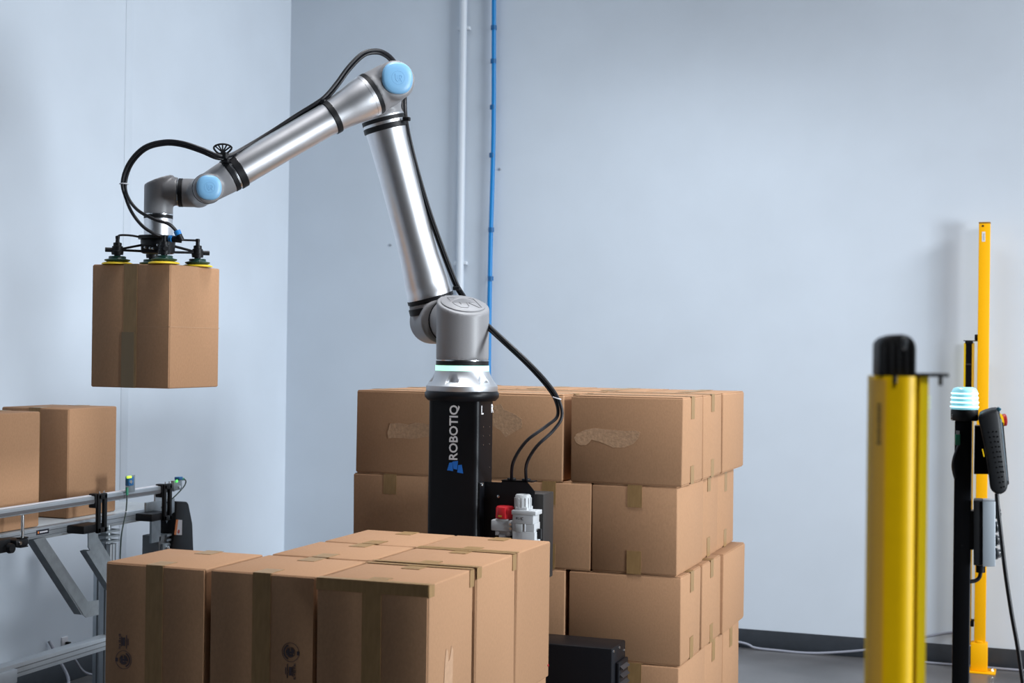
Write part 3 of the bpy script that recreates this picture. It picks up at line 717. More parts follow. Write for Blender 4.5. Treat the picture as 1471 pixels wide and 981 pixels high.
for i, dv in enumerate(dirs):
    rc = RC
    P = C0 + dv*rc
    MB().lathe(P + ZU*.0016, ZU, [(0, .052), (.004, .050), (.007, .042), (.007, 0)], 32).build('suction_lip', YELC, G)['label'] = 'yellow suction lip'
    MB().lathe(P + ZU*.007, ZU, [(0, .030), (.002, .032), (.006, .041), (.009, .043), (.011, .041), (.013, .030), (.016, .028), (.020, .029), (.022, .026), (.022, 0)], 32).build('suction_cup', GREENC, G)['label'] = 'dark green bellows cup'
    st_ = MB().lathe(P + ZU*.028, ZU, [(0, .010), (.006, .011), (.006, .019), (.018, .0205), (.020, .018), (.034, .018), (.036, .014), (.046, .014), (.048, .007), (.064, .006), (.064, 0)], 20).build('cup_stem', BLACKP, G)
    sd = dv.cross(ZU)
    MB().cyl(P + ZU*.050 - dv*.008, P + ZU*.050 + dv*.040, .0078, n=14).build('stem_knob', BLACKP, G)
    mb = MB()
    for w_ in (-.012, .012):
        mb.tube([C0 + dv*.044 + sd*w_ + ZU*.072, P - dv*.012 + sd*w_*.6 + ZU*.054], .0036, 6, 1)
        mb.tube([C0 + dv*.044 + sd*w_ + ZU*.049, P - dv*.012 + sd*w_*.6 + ZU*.050], .0036, 6, 1)
    mb.build('gripper_arm', BLACKP, G)
    zt3 = .096 if i == 3 else .088
    MB().tube([P + ZU*.090, P + ZU*zt3 - dv*.008 + ZU*.004, P - dv*.05 + ZU*(zt3+.004), C0 + dv*.040 + ZU*.092], .0036, 8, 5).build('air_tube', HOSE, G)
    MB().lathe(P + ZU*.086, ZU, [(0, .007), (.010, .0075), (.012, .005), (.012, 0)], 12).build('tube_elbow', BLACKP, G)
MB().box(C0 + ZU*.055 - camy*.045, (.085, .03, .028), Matrix.Rotation(YAW, 3, 'Z'), .004).build('valve_block', BLACKP, G)
for u, v in ((209, 355.5), (216, 356.5), (227, 352), (225, 367), (220, 357)):
    q = at(u, v, 4.99); MB().lathe(q, -camy, [(0, .004), (.006, .004), (.007, .002), (.007, 0)], 10).build('screw', STEEL, G)
q1, q2 = at(247, 343, 4.975), at(257, 334, 4.975)
mb = MB(); mb.tube([at(240, 343, 4.99), at(252, 344, 4.98), at(261, 345, 4.98)], .010, 12, 2); mb.tube([at(261, 345.5, 4.98), at(256, 335, 4.97)], .010, 12, 1)
mb.build('elbow_fitting', BLACKP, G)
MB().cyl(at(256.5, 337.5, 4.97), at(254, 331.5, 4.97), .0115, n=16).build('fitting_collar', BLUEFIT, G)['label'] = 'blue push-in collar'
MB().cyl(at(244, 342.5, 4.985), at(248, 343, 4.98), .0115, n=16).build('fitting_collar', BLUEFIT, G)['label'] = 'blue push-in collar'

# ------------------------------------------------------------------ black control enclosure on the floor
q = at(879, 932, 4.95); q2 = at(901, 916, 5.13); x1, y0, z1 = q.x, q.y, q.z; y1 = y0 + .17; x0 = x1 - .42
t = thing('control_enclosure', ((x0+x1)/2, (y0+y1)/2, 0), 'black metal control enclosure with louvred vent on its end, low beside rear stack', 'enclosure')
MB().b2((x0, y0, .05), (x1, y1, z1), .006).build('enclosure_body', BLACKM, t)
for xx in (x0+.05, x1-.05): MB().b2((xx-.03, y0+.01, 0), (xx+.03, y1-.01, .05)).build('foot', BLACKM, t)
vz1 = z1 - .055
MB().b2((x1, y0+.045, .12), (x1+.012, y1-.01, vz1), .003).build('vent_frame', BLACKM, t)
for i in range(12):
    z = vz1 - .02 - i*.027
    if z > .14: MB().box((x1+.016, (y0+.045+y1-.01)/2, z), (.016, .085, .004), Matrix.Rotation(.7, 3, 'Y')).build('vent_louvre', mat('vent_louvre_grey', (.03, .03, .034), .4), t)
for yy in (y0+.02, y0+.09, y0+.15): MB().lathe((x1, yy, z1-.012 - (.02 if yy > y0+.1 else 0)), (1, 0, 0), [(0, .005), (.003, .004), (.003, 0)], 10).build('screw', STEEL, t)

# ------------------------------------------------------------------ conveyor
XN = -3.40; XFAR = -3.86; ZB = .8745; Y0, Y1 = 2.6, 5.30
t = CV = thing('belt_conveyor', ((XN+XFAR)/2, 4.2, 0), 'aluminium framed belt conveyor with guide rail along the left wall', 'conveyor')
MB().b2((XFAR+.03, Y0, ZB-.05), (XN-.03, Y1+.02, ZB), .006).build('belt', BELT, t)
for xs, s in ((XN, -1), (XFAR, 1)):
    mb = MB(); mb.b2((xs, Y0, .838), (xs+s*.035, Y1, .8705), .002); mb.b2((xs+s*.004, Y0, .8705), (xs+s*.03, Y1, .8735))
    fr = mb.build('side_rail', PROF, t)
    MB().b2((xs-s*.0006, Y0, .858), (xs+s*.001, Y1, .8605)).build('rail_groove', PROFD, fr)
    MB().b2((xs-s*.0006, Y0, .843), (xs+s*.001, Y1, .8445)).build('rail_groove', PROFD, fr)
q0, q1 = onx(52, 772, XN), onx(70, 763, XN); q0 = onx(52, 768, XN)
lab = MB().b2((XN, q0.y, .849), (XN+.0012, onx(70, 765, XN).y, .866)).build('name_plate', mat('name_plate_black', (.015, .018, .03), .4), t)
MB().b2((XN+.0012, q0.y+.006, .8535), (XN+.0016, q0.y+.014, .8615)).build('plate_mark', LABELO, lab)
MB().b2((XN+.0012, q0.y+.018, .855), (XN+.0016, q0.y+.062, .860)).build('plate_mark', LABELW, lab)
# guide rail and its brackets
XG = -3.335
mb = MB(); mb.b2((XG-.018, Y0, .941), (XG+.006, Y1-.09, .970), .004)
gr = mb.build('guide_rail', PROF, t)
MB().b2((XG+.006, Y0, .946), (XG+.0075, Y1-.09, .957)).build('rail_groove', mat('rail_reflection_grey', (.16, .16, .17), .4, .5), gr)  # groove strip; dark reflection on the rail's lower half put into its grey
MB().b2((XG-.03, Y0, .962), (XG-.006, Y1-.09, .972), .003).build('rail_top', LABELW, gr)
MB().b2((XG-.012, Y1-.11, .945), (XG+.004, Y1-.06, .965), .003).build('rail_end', STEEL, gr)
for yb_ in (3.6, 4.70, 5.135):
    mb = MB()
    mb.b2((XG+.006, yb_-.028, .832), (XG+.020, yb_-.010, .975), .003); mb.b2((XG+.006, yb_+.010, .832), (XG+.020, yb_+.028, .975), .003)
    mb.b2((XG+.006, yb_-.028, .955), (XG+.020, yb_+.028, .978), .004); mb.b2((XG+.006, yb_-.028, .832), (XG+.020, yb_+.028, .852), .003)
    mb.b2((XN, yb_-.10, .836), (XG+.010, yb_+.02, .866), .004)
    mb.b2((XG-.02, yb_-.034, .925), (XG+.012, yb_-.005, .978), .004)
    br = mb.build('rail_bracket', BLACKP, t)
    for dy in (-.012, .016): MB().cyl((XG+.012, yb_+dy, .976), (XG+.012, yb_+dy, .986), .002, n=8).build('bracket_screw', STEEL, br)
yr = 4.253
rod = MB().cyl((XG+.01, yr, .835), (XG+.01, yr, .942), .006, n=14).build('threaded_rod', STEEL, t)
mb = MB(); mb.b2((XN, yr-.15, .822), (XG+.004, yr-.05, .868), .006); mb.b2((XN, yr-.045, .836), (XG+.022, yr+.02, .862), .006); mb.lathe((XG+.016, yr-.075, .838), (1, 0, 0), [(0, .018), (.014, .016), (.014, 0)], 14)
mb.b2((XG, yr-.018, .862), (XG+.02, yr+.02, .866)); mb.b2((XG, yr-.018, .832), (XG+.02, yr+.02, .836))
mb.build('rod_clamp', BLACKP, t)
MB().lathe((XG+.022, yr-.03, .85), (1, 0, 0), [(0, .006), (.006, .006), (.006, 0)], 10).build('clamp_screw', STEEL, t)
# legs
XP = -3.43
def profile_post(x, y, z0, z1, name, parent, w=.045):
    o = MB().b2((x-w/2, y-w/2, z0), (x+w/2, y+w/2, z1), .002).build(name, PROF, parent)
    for dv_ in (-.010, .010): MB().b2((x+w/2-.001, y+dv_-.0028, z0), (x+w/2+.0006, y+dv_+.0028, z1)).build('profile_groove', PROFD, o)
    MB().b2((x-.004, y-w/2-.0006, z0), (x+.004, y-w/2+.001, z1)).build('profile_groove', PROFD, o)
    return o
for (x_, y_) in ((XP, 2.75), (XP, 4.912), (XP, 5.33), (XFAR+.03, 2.75), (XFAR+.03, 5.45)):
    if True:
        if y_ > 5: profile_post(x_-.02, y_, 0, .70, 'leg', t)
        else: profile_post(x_-.005, y_, 0, .76, 'leg', t)
        for zc in ((.77, .79, .81) if y_ < 5 else (.71, .73, .75)):
            MB().b2((x_-.045, y_-.055, zc-.004), (x_+.02, y_+.035, zc+.004)).build('clamp_plate', GALV, t)
        MB().cyl((x_-.01, y_-.0, .70 if y_ > 5 else .76), (x_-.01, y_, .84), .012, n=12).build('levelling_stud', GALV, t)
q = onx(134, 770, XP+.012)
# hanging bracket plate and slanted struts
yy0, yy1 = onx(127, 765, XP).y, onx(142, 765, XP).y
def on(u, v, x=XP+.024): return onx(u, v, x)
MB().prism([on(127, 757), on(141, 752), on(141, 772), on(158, 800), on(166, 834), on(160, 834), on(142, 808), on(127, 786)], (-.004, 0, 0)).build('leg_bracket', GALV, t)
MB().prism([on(124, 792), on(130, 790), on(168, 846), on(166, 858)], (-.03, 0, 0)).build('brace', GALV, t)
MB().prism([on(49, 775), on(64, 771), on(126, 864), on(142, 862), on(142, 883), on(124, 887), on(118, 882)], (-.004, 0, 0)).build('brace', GALV, t)['label'] = 'slanted galvanised strut'
MB().prism([on(48, 775), on(50, 775), on(119.5, 882), on(117.5, 883)], (-.035, 0, 0)).build('brace_flange', GALV, t)
yk = onx(216, 745, XP+.02).y
MB().b2((XP-.0, onx(215, 750, XP).y, .73), (XP+.01, onx(228, 750, XP).y, .84)).build('end_bracket', GALV, t)
MB().b2((XP-.04, 5.245, .62), (XP+.02, 5.30, .72), .003).build('leg_clamp', GALV, t)
for z in (.70, .67): MB().lathe((XP+.02, 5.275, z), (1, 0, 0), [(0, .008), (.008, .008), (.01, .005), (.01, 0)], 10).build('bolt', STEEL, t)
MB().b2((XN-.005, 5.10, .842), (XN+.006, 5.305, .902), .003).build('end_plate', GALV, t)
MB().b2((XN-.002, 5.165, .88), (XN+.004, 5.215, .945)).build('stop_plate', PROF, t)
_a, _b = onx(228, 790, XN-.02), onx(247, 766, XN-.02); MB().b2((XN-.10, _a.y, _a.z-.05), (XN-.02, _b.y, _b.z), .004).build('drive_motor', mat('grey_motor', (.20, .22, .24), .5), t)
# drive cover
mb = MB()
poly = [onx(u_, v_, XN) for u_, v_ in ((254, 720), (269, 720.5), (271.5, 724), (277, 752), (278.5, 790), (278.5, 850), (246, 850), (247, 790), (250.5, 765))]
mb.prism(poly, (-.075, 0, 0), .006); cv = mb.build('drive_cover', BLACKP, t)
MB().prism([onx(u_, v_, XN+.0006) for u_, v_ in ((250, 768), (261, 768.5), (261.5, 747), (253, 746))], (.0008, 0, 0)).build('warning_label', LABELW, cv)
MB().prism([onx(u_, v_, XN+.0014) for u_, v_ in ((250, 768), (253, 768.2), (256, 746.4), (253, 746))], (.0008, 0, 0)).build('label_stripe', LABELO, cv)
q = onx(256.5, 763.5, XN+.0014); MB().lathe(q, (1, 0, 0), [(0, .008), (.001, .008), (.001, 0)], 18).build('label_symbol', mat('label_red', (.4, .08, .06), .5), cv)
# lower tie bar
mb = MB(); mb.b2((XP-.02, Y0, .363), (XP+.03, 5.31, .412), .002); lb_ = mb.build('tie_bar', PROF, t)
for z in (.378, .396): MB().b2((XP+.0292, Y0, z-.002), (XP+.0306, 5.31, z+.002)).build('profile_groove', PROFD, lb_)
MB().b2((XP+.028, Y0, .35), (XP+.045, 4.315, .398), .003).build('bar_joiner', PROF, t)
# sensors
s = thing('photo_sensor', onx(187, 705, XG+.01), 'small blue sensor with lit green lamp upright on guide rail plate, middle of rail', 'sensor')
a, b = onx(180, 706, XG+.008), onx(193, 682, XG+.008)
MB().b2((XG+.008, a.y, .965), (XG+.012, b.y, b.z), .001).build('mounting_plate', GALV, s)
a, b = onx(179.5, 698, XG+.012), onx(187, 684, XG+.012)
MB().b2((XG+.012, a.y, a.z), (XG+.03, b.y, b.z), .003).build('sensor_body', BLUESEN, s)
q = onx(186, 685.5, XG+.03); MB().b2((XG+.024, q.y-.012, q.z-.004), (XG+.033, q.y+.012, q.z+.005), .002).build('indicator_lamp', LEDY, s)
q = onx(187.5, 692, XG+.03); MB().cyl((XG+.018, q.y, q.z), (XG+.034, q.y, q.z), .007, n=14).build('lens', STEEL, s)
c1 = onx(182.5, 700, XG+.02); c2_ = onx(182.5, 711, XG+.02)
MB().cyl(c1, c2_, .0055, n=12).build('plug', GREENP, s)
MB().tube([c2_, onx(181, 735, XG+.022), onx(175, 765, XG+.022), onx(173, 790, XG+.01), onx(172, 830, XG)], .0028, 8, 5).build('cable', GREENCAB, s)
q = onx(181, 735, XG+.022); MB().ring(q, (0, .1, 1), .0045, .0014, 12, 6).build('cable_tie', LABELW, s)
s = thing('photo_sensor', (XG, 5.24, .955), 'small blue sensor with green lamp on a corner bracket at the far rail end', 'sensor')
MB().b2((XG-.002, 5.185, .945), (XG+.012, 5.245, .985), .001).build('mounting_plate', GALV, s)
MB().lathe((XG+.012, 5.225, .957), (1, 0, 0), [(0, .006), (.004, .006), (.004, 0)], 10).build('screw', STEEL, s)
MB().b2((XG-.006, 5.215, .985), (XG+.018, 5.243, .998), .003).build('sensor_body', BLUESEN, s)
q = onx(254.5, 691, XG+.018); MB().lathe((XG+.016, q.y, q.z), (1, 0, 0), [(0, .006), (.003, .005), (.003, 0)], 12).build('indicator_lamp', LEDG, s)
MB().cyl(onx(256.5, 689.5, XG+.006), onx(264, 688, XG+.006), .005, n=12).build('plug', GREENP, s)
MB().tube([onx(264, 688, XG+.01), onx(267, 691, XG+.01), onx(264, 699, XG+.01), onx(250, 714, XG+.01), onx(238, 723, XG), onx(232, 729, XG-.02)], .0026, 8, 5).build('cable', GREENCAB, s)
# boxes on the belt
ZBX = ZB + .001
b1 = carton(-3.418, 4.466-.306, ZBX, .308, .304, .411, 'nearer box on the conveyor belt, cut off by the left edge of the photo', 'y', .006, tape_front(.308, .304, .411), 'boxes on the conveyor')
b2_ = carton(-3.469, 4.698, ZBX, .308, .304, .411, 'farther box on the conveyor belt with its dark front turned from the light', 'y', -.004, tape_front(.308, .304, .411), 'boxes on the conveyor')

# ------------------------------------------------------------------ orange fence post against the back wall
PXO, PYO = -.333, 7.585
t = thing('fence_post', (PXO, PYO, 0), 'tall orange yellow safety fence post bolted to the floor by the rear wall', 'post')
MB().b2((PXO-.026, PYO-.026, .01), (PXO+.026, PYO+.026, 2.165), .003).build('post', ORANGE, t)
MB().b2((PXO-.027, PYO-.027, 2.165), (PXO+.027, PYO+.027, 2.172), .002).build('end_cap', mat('post_cap_brown', (.30, .16, .02), .5), t)
q = ony(1412, 324.5, PYO-.026); MB().cyl((q.x, PYO-.026, q.z), (q.x, PYO-.028, q.z), .005, n=12).build('bolt_hole', BLACKP, t)
q = ony(1413, 340, PYO-.026)
stk = MB().b2((q.x-.008, PYO-.0268, q.z-.024), (q.x+.008, PYO-.026, q.z+.024)).build('sticker', STICK, t)
MB().b2((q.x-.003, PYO-.0272, q.z-.018), (q.x+.004, PYO-.0268, q.z+.016)).build('sticker_text', mat('sticker_grey', (.45, .46, .48), .6), stk)
MB().b2((PXO-.041, PYO-.036, .008), (PXO+.036, PYO+.034, .142), .004).build('post_sleeve', ORANGE, t)
MB().b2((PXO-.014, PYO-.034, .14), (PXO+.014, PYO-.026, .153), .004).build('sleeve_notch', ORANGE, t)
MB().b2((PXO-.056, PYO-.062, 0), (PXO+.075, PYO+.06, .008), .002).build('base_plate', ORANGE, t)
MB().lathe((PXO+.056, PYO-.005, .008), (0, 0, 1), [(0, .012), (.004, .012), (.004, .008), (.012, .008), (.012, 0)], 6).build('anchor_bolt', STEEL, t)
# light curtain next to it
q = ony(1392, 489, 7.60)
t = thing('light_curtain', (q.x, 7.62, .1), 'slim yellow edged black light curtain strip left of the orange post', 'light curtain')
lx = q.x
MB().b2((lx-.024, 7.600, .12), (lx+.024, 7.650, q.z-.012), .003).build('profile', YEL, t)
MB().b2((lx-.014, 7.5975, .13), (lx+.014, 7.6005, q.z-.014)).build('window', GLASSD, t)
MB().b2((lx-.018, 7.596, q.z-.016), (lx+.018, 7.65, q.z), .003).build('end_cap', BLACKP, t)
MB().b2((lx-.026, 7.605, q.z-.004), (PXO-.027, 7.64, q.z+.001)).build('top_bracket', GREYL, t)
MB().b2((PXO-.042, 7.60, q.z+.001), (PXO-.027, 7.62, q.z+.03), .004).build('bracket_knob', BLACKP, t)
MB().b2((lx-.012, 7.597, q.z-.12), (lx+.012, 7.5985, q.z-.112)).build('window_mark', DARKG, t)
z_ = ony(1396, 894, 7.55).z
MB().b2((lx, 7.605, z_-.004), (PXO-.027, 7.63, z_+.004)).build('lower_bracket', BLACKP, t)
MB().b2((PXO-.05, 7.60, z_-.03), (PXO-.03, 7.62, z_+.0), .003).build('bracket_knob', BLACKP, t)

# ------------------------------------------------------------------ near yellow light curtain
FD = 2.0
t0 = at(1285, 540, FD); lean = Vector((0, 0, 1))
t = thing('light_curtain', (t0.x, t0.y, 0), 'broad yellow light curtain column with black top cap in the foreground', 'light curtain')
fx, fy = camx, camy
def loc(a, b, z): return Vector((t0.x, t0.y, 0)) + fx*a + fy*b + ZU*z
zt_ = t0.z
poly = []
for a, b in ((-.0285, .012), (-.0285, -.006), (-.0165, -.020)): poly.append(loc(a, b, .03))
for i in range(9):
    an = math.radians(-118 + i*14.5); poly.append(loc(.006 + .0205*math.cos(an), -.006 + .022*math.sin(an), .03))
poly += [loc(.0265, .03, .03), (loc(-.0285, .03, .03))]
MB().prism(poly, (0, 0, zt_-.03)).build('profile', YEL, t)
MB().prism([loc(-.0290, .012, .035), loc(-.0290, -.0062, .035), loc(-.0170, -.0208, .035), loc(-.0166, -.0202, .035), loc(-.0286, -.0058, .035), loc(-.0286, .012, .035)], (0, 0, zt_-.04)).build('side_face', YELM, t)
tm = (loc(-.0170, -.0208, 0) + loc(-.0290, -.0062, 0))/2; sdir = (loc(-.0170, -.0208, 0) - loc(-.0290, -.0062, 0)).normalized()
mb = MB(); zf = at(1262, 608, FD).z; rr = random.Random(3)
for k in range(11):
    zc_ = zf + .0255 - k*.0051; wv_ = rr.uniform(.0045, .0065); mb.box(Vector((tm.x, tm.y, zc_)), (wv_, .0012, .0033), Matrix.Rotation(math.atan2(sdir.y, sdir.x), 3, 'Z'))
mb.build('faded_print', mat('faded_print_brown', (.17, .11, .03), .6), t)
MB().prism([loc(.0262, .004, .03), loc(.0308, .004, .03), loc(.0308, .03, .03), loc(.0262, .03, .03)], (0, 0, zt_-.032)).build('mounting_groove', mat('shaded_groove_yellow', (.10, .07, .01), .6), t)  # real groove, its recess shade put into a darker yellow
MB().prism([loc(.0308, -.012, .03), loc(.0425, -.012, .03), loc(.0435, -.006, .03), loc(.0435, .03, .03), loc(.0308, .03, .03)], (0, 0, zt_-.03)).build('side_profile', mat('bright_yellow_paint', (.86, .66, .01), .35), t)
zc0, zc1 = zt_, at(1285, 480, FD).z
mb = MB()
poly = [loc(-.024, 0, zc0)]
N = 12
pl = [(-.0245, zc0), (-.0245, zc1-.012), (-.018, zc1-.005), (-.006, zc1-.001), (.006, zc1), (.016, zc1-.003), (.022, zc1-.009), (.0245, zc1-.018), (.0245, zc0)]
mb.prism([loc(a, -.018, z) for a, z in pl], fy*.042, .003)
cp = mb.build('end_cap', BLACKP, t)
for a in (-.020, -.010, .0, .010, .020): MB().box(loc(a, -.0185, (zc0+zc1)/2-.004), (.0035, .004, (zc1-zc0)*.75), Matrix.Rotation(YAW, 3, 'Z'), .001).build('cap_rib', BLACKP, cp)
MB().box(loc(.0075, -.0195, zc1-.012), (.008, .003, .018), Matrix.Rotation(YAW, 3, 'Z'), .002).build('cap_painted_highlight', STEEL, cp)  # steel chip standing in for a highlight on the black cap
MB().box(loc(.029, .002, zc0+.002), (.078, .04, .0045), Matrix.Rotation(YAW, 3, 'Z'), .001).build('top_bracket', BLACKP, t)
MB().cyl(loc(.0605, -.004, zc0+.001), loc(.0605, -.004, zc0-.012), .0028, n=10).build('bracket_pin', BLACKP, t)
MB().cyl(loc(-.006, -.026, zc0+.001), loc(-.006, -.026, zc0-.009), .003, n=10).build('bracket_pin', BLACKP, t)
for dz in (-.028, -.0345, -.041): MB().box(loc(.0438, -.004, zc0+dz), (.005, .004, .002), Matrix.Rotation(YAW, 3, 'Z')).build('status_light', mat('pale_status_light', (.6, .8, .4), .4, emit=(.7, 1, .5), strength=.5), t)
MB().box(loc(.006, .006, .015), (.14, .12, .03), Matrix.Rotation(YAW, 3, 'Z'), .003).build('base_plate', YEL, t)

# ------------------------------------------------------------------ operator station on a black post
SD = 3.9; q = at(1382, 800, SD); PX, PY = q.x, q.y
zp = at(1386, 604, SD).z
t = thing('operator_post', (PX, PY, 0), 'slim black square post carrying the beacon and hand pendant', 'post')
MB().b2((PX-.021, PY-.021, .01), (PX+.021, PY+.021, zp), .003).build('post', BLACKM, t)
MB().b2((PX-.15, PY-.15, 0), (PX+.15, PY+.15, .01), .002).build('base_plate', BLACKM, t)
a = at(1375, 632, SD-.04)
MB().box((a.x, PY-.024, a.z), (.013, .008, .030), None, .002).build('connector', GREENP, t)
a = at(1375, 622, SD-.04); MB().box((a.x, PY-.024, a.z), (.009, .008, .010)).build('connector_plug', GREYPL, t)
c = [at(1378, 640, SD-.03), at(1372, 655, SD-.03), at(1369.5, 668, SD-.03), at(1371, 680, SD-.02), at(1374, 690, SD)]
MB().tube(c, .005, 8, 4).build('signal_cable', HOSE, t)
a = at(1382, 731, SD-.03); MB().lathe((PX, PY-.021, at(1382, 783, SD).z), (0, -1, 0), [(0, .003), (.002, .003), (.002, 0)], 8).build('screw', BLACKP, t)
# beacon
t = thing('signal_beacon', (PX, PY, zp), 'glowing cyan green signal beacon on top of the black post', 'beacon')
q0, q1, q2 = at(1385, 588, SD).z, at(1385, 556, SD).z, zp
bxp = at(1385.5, 590, SD); bx, by = bxp.x, bxp.y
MB().lathe((bx, by, zp), ZU, [(0, .033), (.003, .0345), (q0-zp-.002, .0345), (q0-zp, .033), (q0-zp, 0)], 40).build('beacon_base', BLACKP, t)
H_ = q1 - q0
pr = []; nb = 5
for i in range(nb):
    z0_, z1_ = H_*.86*i/nb, H_*.86*(i+1)/nb; rr = .0355 - .003*(i/nb)
    pr += [(z0_, rr-.0015), ((z0_+z1_)/2, rr), (z1_, rr-.0018)]
pr += [(H_*.95, .028), (H_, .020), (H_, 0)]
ln = MB().lathe((bx, by, q0), ZU, pr, 40).build('beacon_lens', BEACON, t, 60)
for i in range(4):
    z_ = q0 + H_*(.12 + .2*i); MB().ring((bx, by, z_), ZU, .0345-.0006*i, .0022, 40, 6).build('lamp_row', BEACONW, ln)
mb = MB()
for u_, v_, a_, b_ in ((1367.4, 596, .0012, .004), (1366.9, 599, .003, .003), (1367.6, 602.4, .0055, .0014)):
    q = at(u_, v_, SD-.012); mb.box(q, (.003, a_, b_), Matrix.Rotation(YAW, 3, 'Z'))
mb.build('printed_mark', GREYPL, t)
# pendant
PD = SD - .03
edge_dir = ray(1428, 650); edge_dir.z = 0; edge_dir.normalize()
def pp(u, v, d=PD): return at(u, v, d)
t = thing('hand_pendant', pp(1430, 712), 'black rubber cased hand pendant with red stop button hanging on the post', 'pendant')
out = [(1406, 606), (1404, 598), (1410, 593), (1420, 590), (1429, 588), (1434, 590), (1437, 596), (1440, 625), (1445, 670), (1448, 693), (1447, 703), (1442, 709), (1434, 711), (1427, 708), (1422, 702), (1421, 690), (1416, 655), (1411, 628)]
MB().prism([pp(u, v, PD-.10) for u, v in out], edge_dir*.20, .008).build('pendant_case', BLACKR, t, 50)
MB().prism([pp(u, v, PD-.095) for u, v in ((1436.5, 602), (1439, 602), (1448, 690), (1445.5, 694))], edge_dir*.19).build('screen_edge', mat('pendant_screen_edge', (.25, .30, .34), .15), t)
MB().prism([pp(u, v, PD-.09) for u, v in ((1439.5, 606), (1441.5, 608), (1449.5, 695), (1448, 697))], edge_dir*.18).build('screen', GLASSD, t)
a, b = pp(1435.5, 604, PD-.07), pp(1439, 603.5, PD-.07); MB().cyl(a, b, .017, n=20).build('button_collar', YEL, t)
a, b = pp(1439, 603.5, PD-.07), pp(1445, 603, PD-.07); MB().lathe(a, b-a, [(0, .012), ((b-a).length*.4, .0155), ((b-a).length*.9, .0155), ((b-a).length, .012), ((b-a).length, 0)], 20).build('stop_button', REDB, t)['label'] = 'red emergency stop button'
MB().box(pp(1434.5, 588, PD-.06), (.011, .02, .010), Matrix.Rotation(.6, 3, 'Y'), .002).build('top_plug', mat('teal_plug', (.04, .14, .2), .4), t)
rowa = [(1421+i*1.62, 621+i*7.2) for i in range(12)]; rowb = [(1427+i*1.45, 620+i*7.2) for i in range(12)]; rowc = [(1432+i*1.2, 620+i*7.2) for i in range(9)]
mb = MB()
for (u, v) in rowa+rowb+rowc: mb.lathe(pp(u, v, PD-.1), -edge_dir, [(-.001, .0021), (.0015, .0017), (.0015, 0)], 8)
mb.build('grip_dots', BLACKP, t)['kind'] = 'stuff'
MB().prism([pp(u, v, PD-.03) for u, v in ((1400, 612), (1408, 612), (1420, 681), (1399, 681))], edge_dir*.07).build('hanger_plate', BLACKM, t)
MB().prism([pp(u, v, PD-.106) for u, v in ((1410.5, 645), (1412, 645), (1414.5, 656), (1413, 656))], edge_dir*.004).build('enable_switch', YEL, t)
MB().tube([pp(1432, 709), pp(1433, 725), pp(1437, 760), pp(1444, 820), pp(1453, 880), pp(1462, 930), pp(1470, 985), pp(1482, 1060, PD), Vector((pp(1490, 1100).x, pp(1490, 1100).y, .35)), Vector((pp(1480, 1100).x, pp(1480, 1100).y+.05, .012)), Vector((PX+.25, PY+.4, .012))], .0055, 10, 6).build('pendant_cable', HOSE, t)
# wall-box style control box on the post
BDp = SD
t = thing('control_box', at(1405, 812, BDp), 'pale grey push button box with black back fixed to the black post', 'control box')
def cb(u0, v0, u1, v1, d0, d1, m, name, par=None, bev=.002):
    return MB().prism([at(u0, v0, BDp+d0), at(u1, v0+.3, BDp+d0), at(u1, v1, BDp+d0), at(u0, v1, BDp+d0)], edge_dir*(d1-d0), bev).build(name, m, par or t)
cb(1398.5, 719, 1411.5, 812, -.035, .04, BLACKP, 'back_shell'); cb(1411.5, 720, 1430, 814, -.04, .045, GREYBOX, 'cover')
for v in (737, 757, 776, 795):
    a, b = at(1430, v, BDp), at(1436.5, v, BDp); MB().lathe(a, b-a, [(0, .0155), (.004, .0155), (.005, .012), ((b-a).length, .0115), ((b-a).length, 0)], 20).build('push_button', STEEL, t)
MB().cyl(at(1408.5, 812, BDp), at(1408.5, 822, BDp), .012, n=14).build('cable_gland', BLACKP, t)
MB().tube([at(1408.5, 821, BDp), at(1407, 829, BDp), at(1401, 834, BDp), at(1390, 835.5, BDp)], .0052, 10, 5).build('gland_cable', HOSE, t)
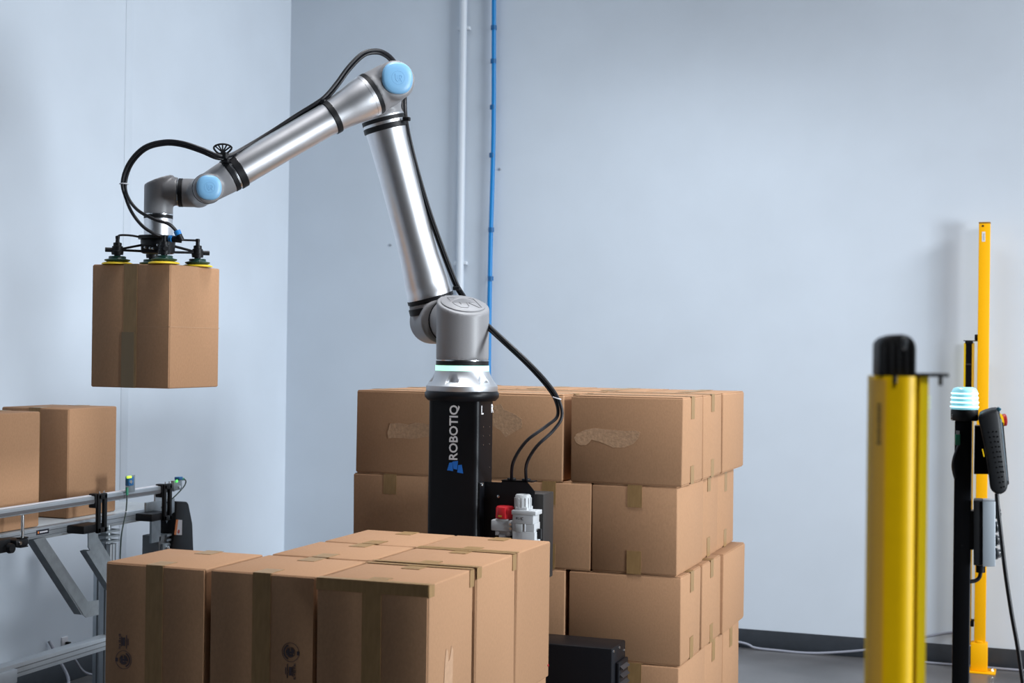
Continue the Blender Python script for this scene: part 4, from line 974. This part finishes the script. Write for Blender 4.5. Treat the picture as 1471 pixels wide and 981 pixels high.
a = at(1399, 760, BDp); MB().b2((PX+.015, PY-.02, a.z-.05), (a.x+.01, PY+.02, a.z+.05)).build('post_bracket', BLACKM, t)
for v in (700, 690): pass

# ------------------------------------------------------------------ cables on the floor, wall outlet
def wp(u, v, y): q = ony(u, v, y); return (q.x, y, max(q.z, .006))
tag(MB().tube([(-2.6, 7.62, .12), (-2.0, 7.64, .075), wp(1058, 921.5, 7.66), wp(1085, 930.5, 7.66), wp(1120, 934.5, 7.66), (wp(1155, 938, 7.66)), wp(1190, 937.5, 7.67), wp(1246, 933, 7.68), wp(1290, 923, 7.685), wp(1330, 914.5, 7.69), wp(1366, 908.5, 7.69), (-.42, 7.69, .16), (-.40, 7.62, .15)], .0062, 8, 6).build('grey_cable', GREYCAB),
    'thin grey cable sagging along the rear wall baseboard towards the orange post', 'cable')
tag(MB().tube([(-.15, 7.66, .007), (-.6, 7.665, .007), (.3, 7.655, .007), (1.6, 7.64, .007)][1:], .006, 8, 6).build('floor_cable', GREYCAB), 'grey cable lying on the floor right of the orange post', 'cable')
q = onx(92, 921, XL)
t = thing('wall_outlet', (XL, q.y, q.z), 'white wall outlet low on the left wall behind the conveyor', 'outlet')
MB().b2((XL, q.y-.022, q.z-.018), (XL+.006, q.y+.022, q.z+.020), .002).build('cover_plate', LABELW, t)
MB().b2((XL+.006, q.y-.002, q.z-.030), (XL+.030, q.y+.014, q.z-.002), .004).build('plug', BLACKP, t)
tag(MB().tube([(XL+.03, q.y, q.z-.026), (XL+.06, q.y+.01, q.z-.09), (XL+.08, q.y+.08, .03), (XL+.16, q.y+.25, .007), (XL+.3, q.y+.5, .007), (XL+.45, q.y+.75, .007)], .006, 8, 6).build('power_cable', GREYCAB), 'grey power cable from wall outlet curling onto the dark floor under the conveyor', 'cable')
tag(MB().tube([(XL+.55, q.y-.9, .007), (XL+.30, q.y-.55, .007), (XL+.2, q.y-.3, .007), (XL+.16, q.y-.18, .06), (XL+.06, q.y-.13, .15), (XL+.01, q.y-.12, .21)], .007, 8, 6).build('power_cable', GREYCAB), 'pale grey cable rising from the floor to the left wall at bottom left', 'cable')
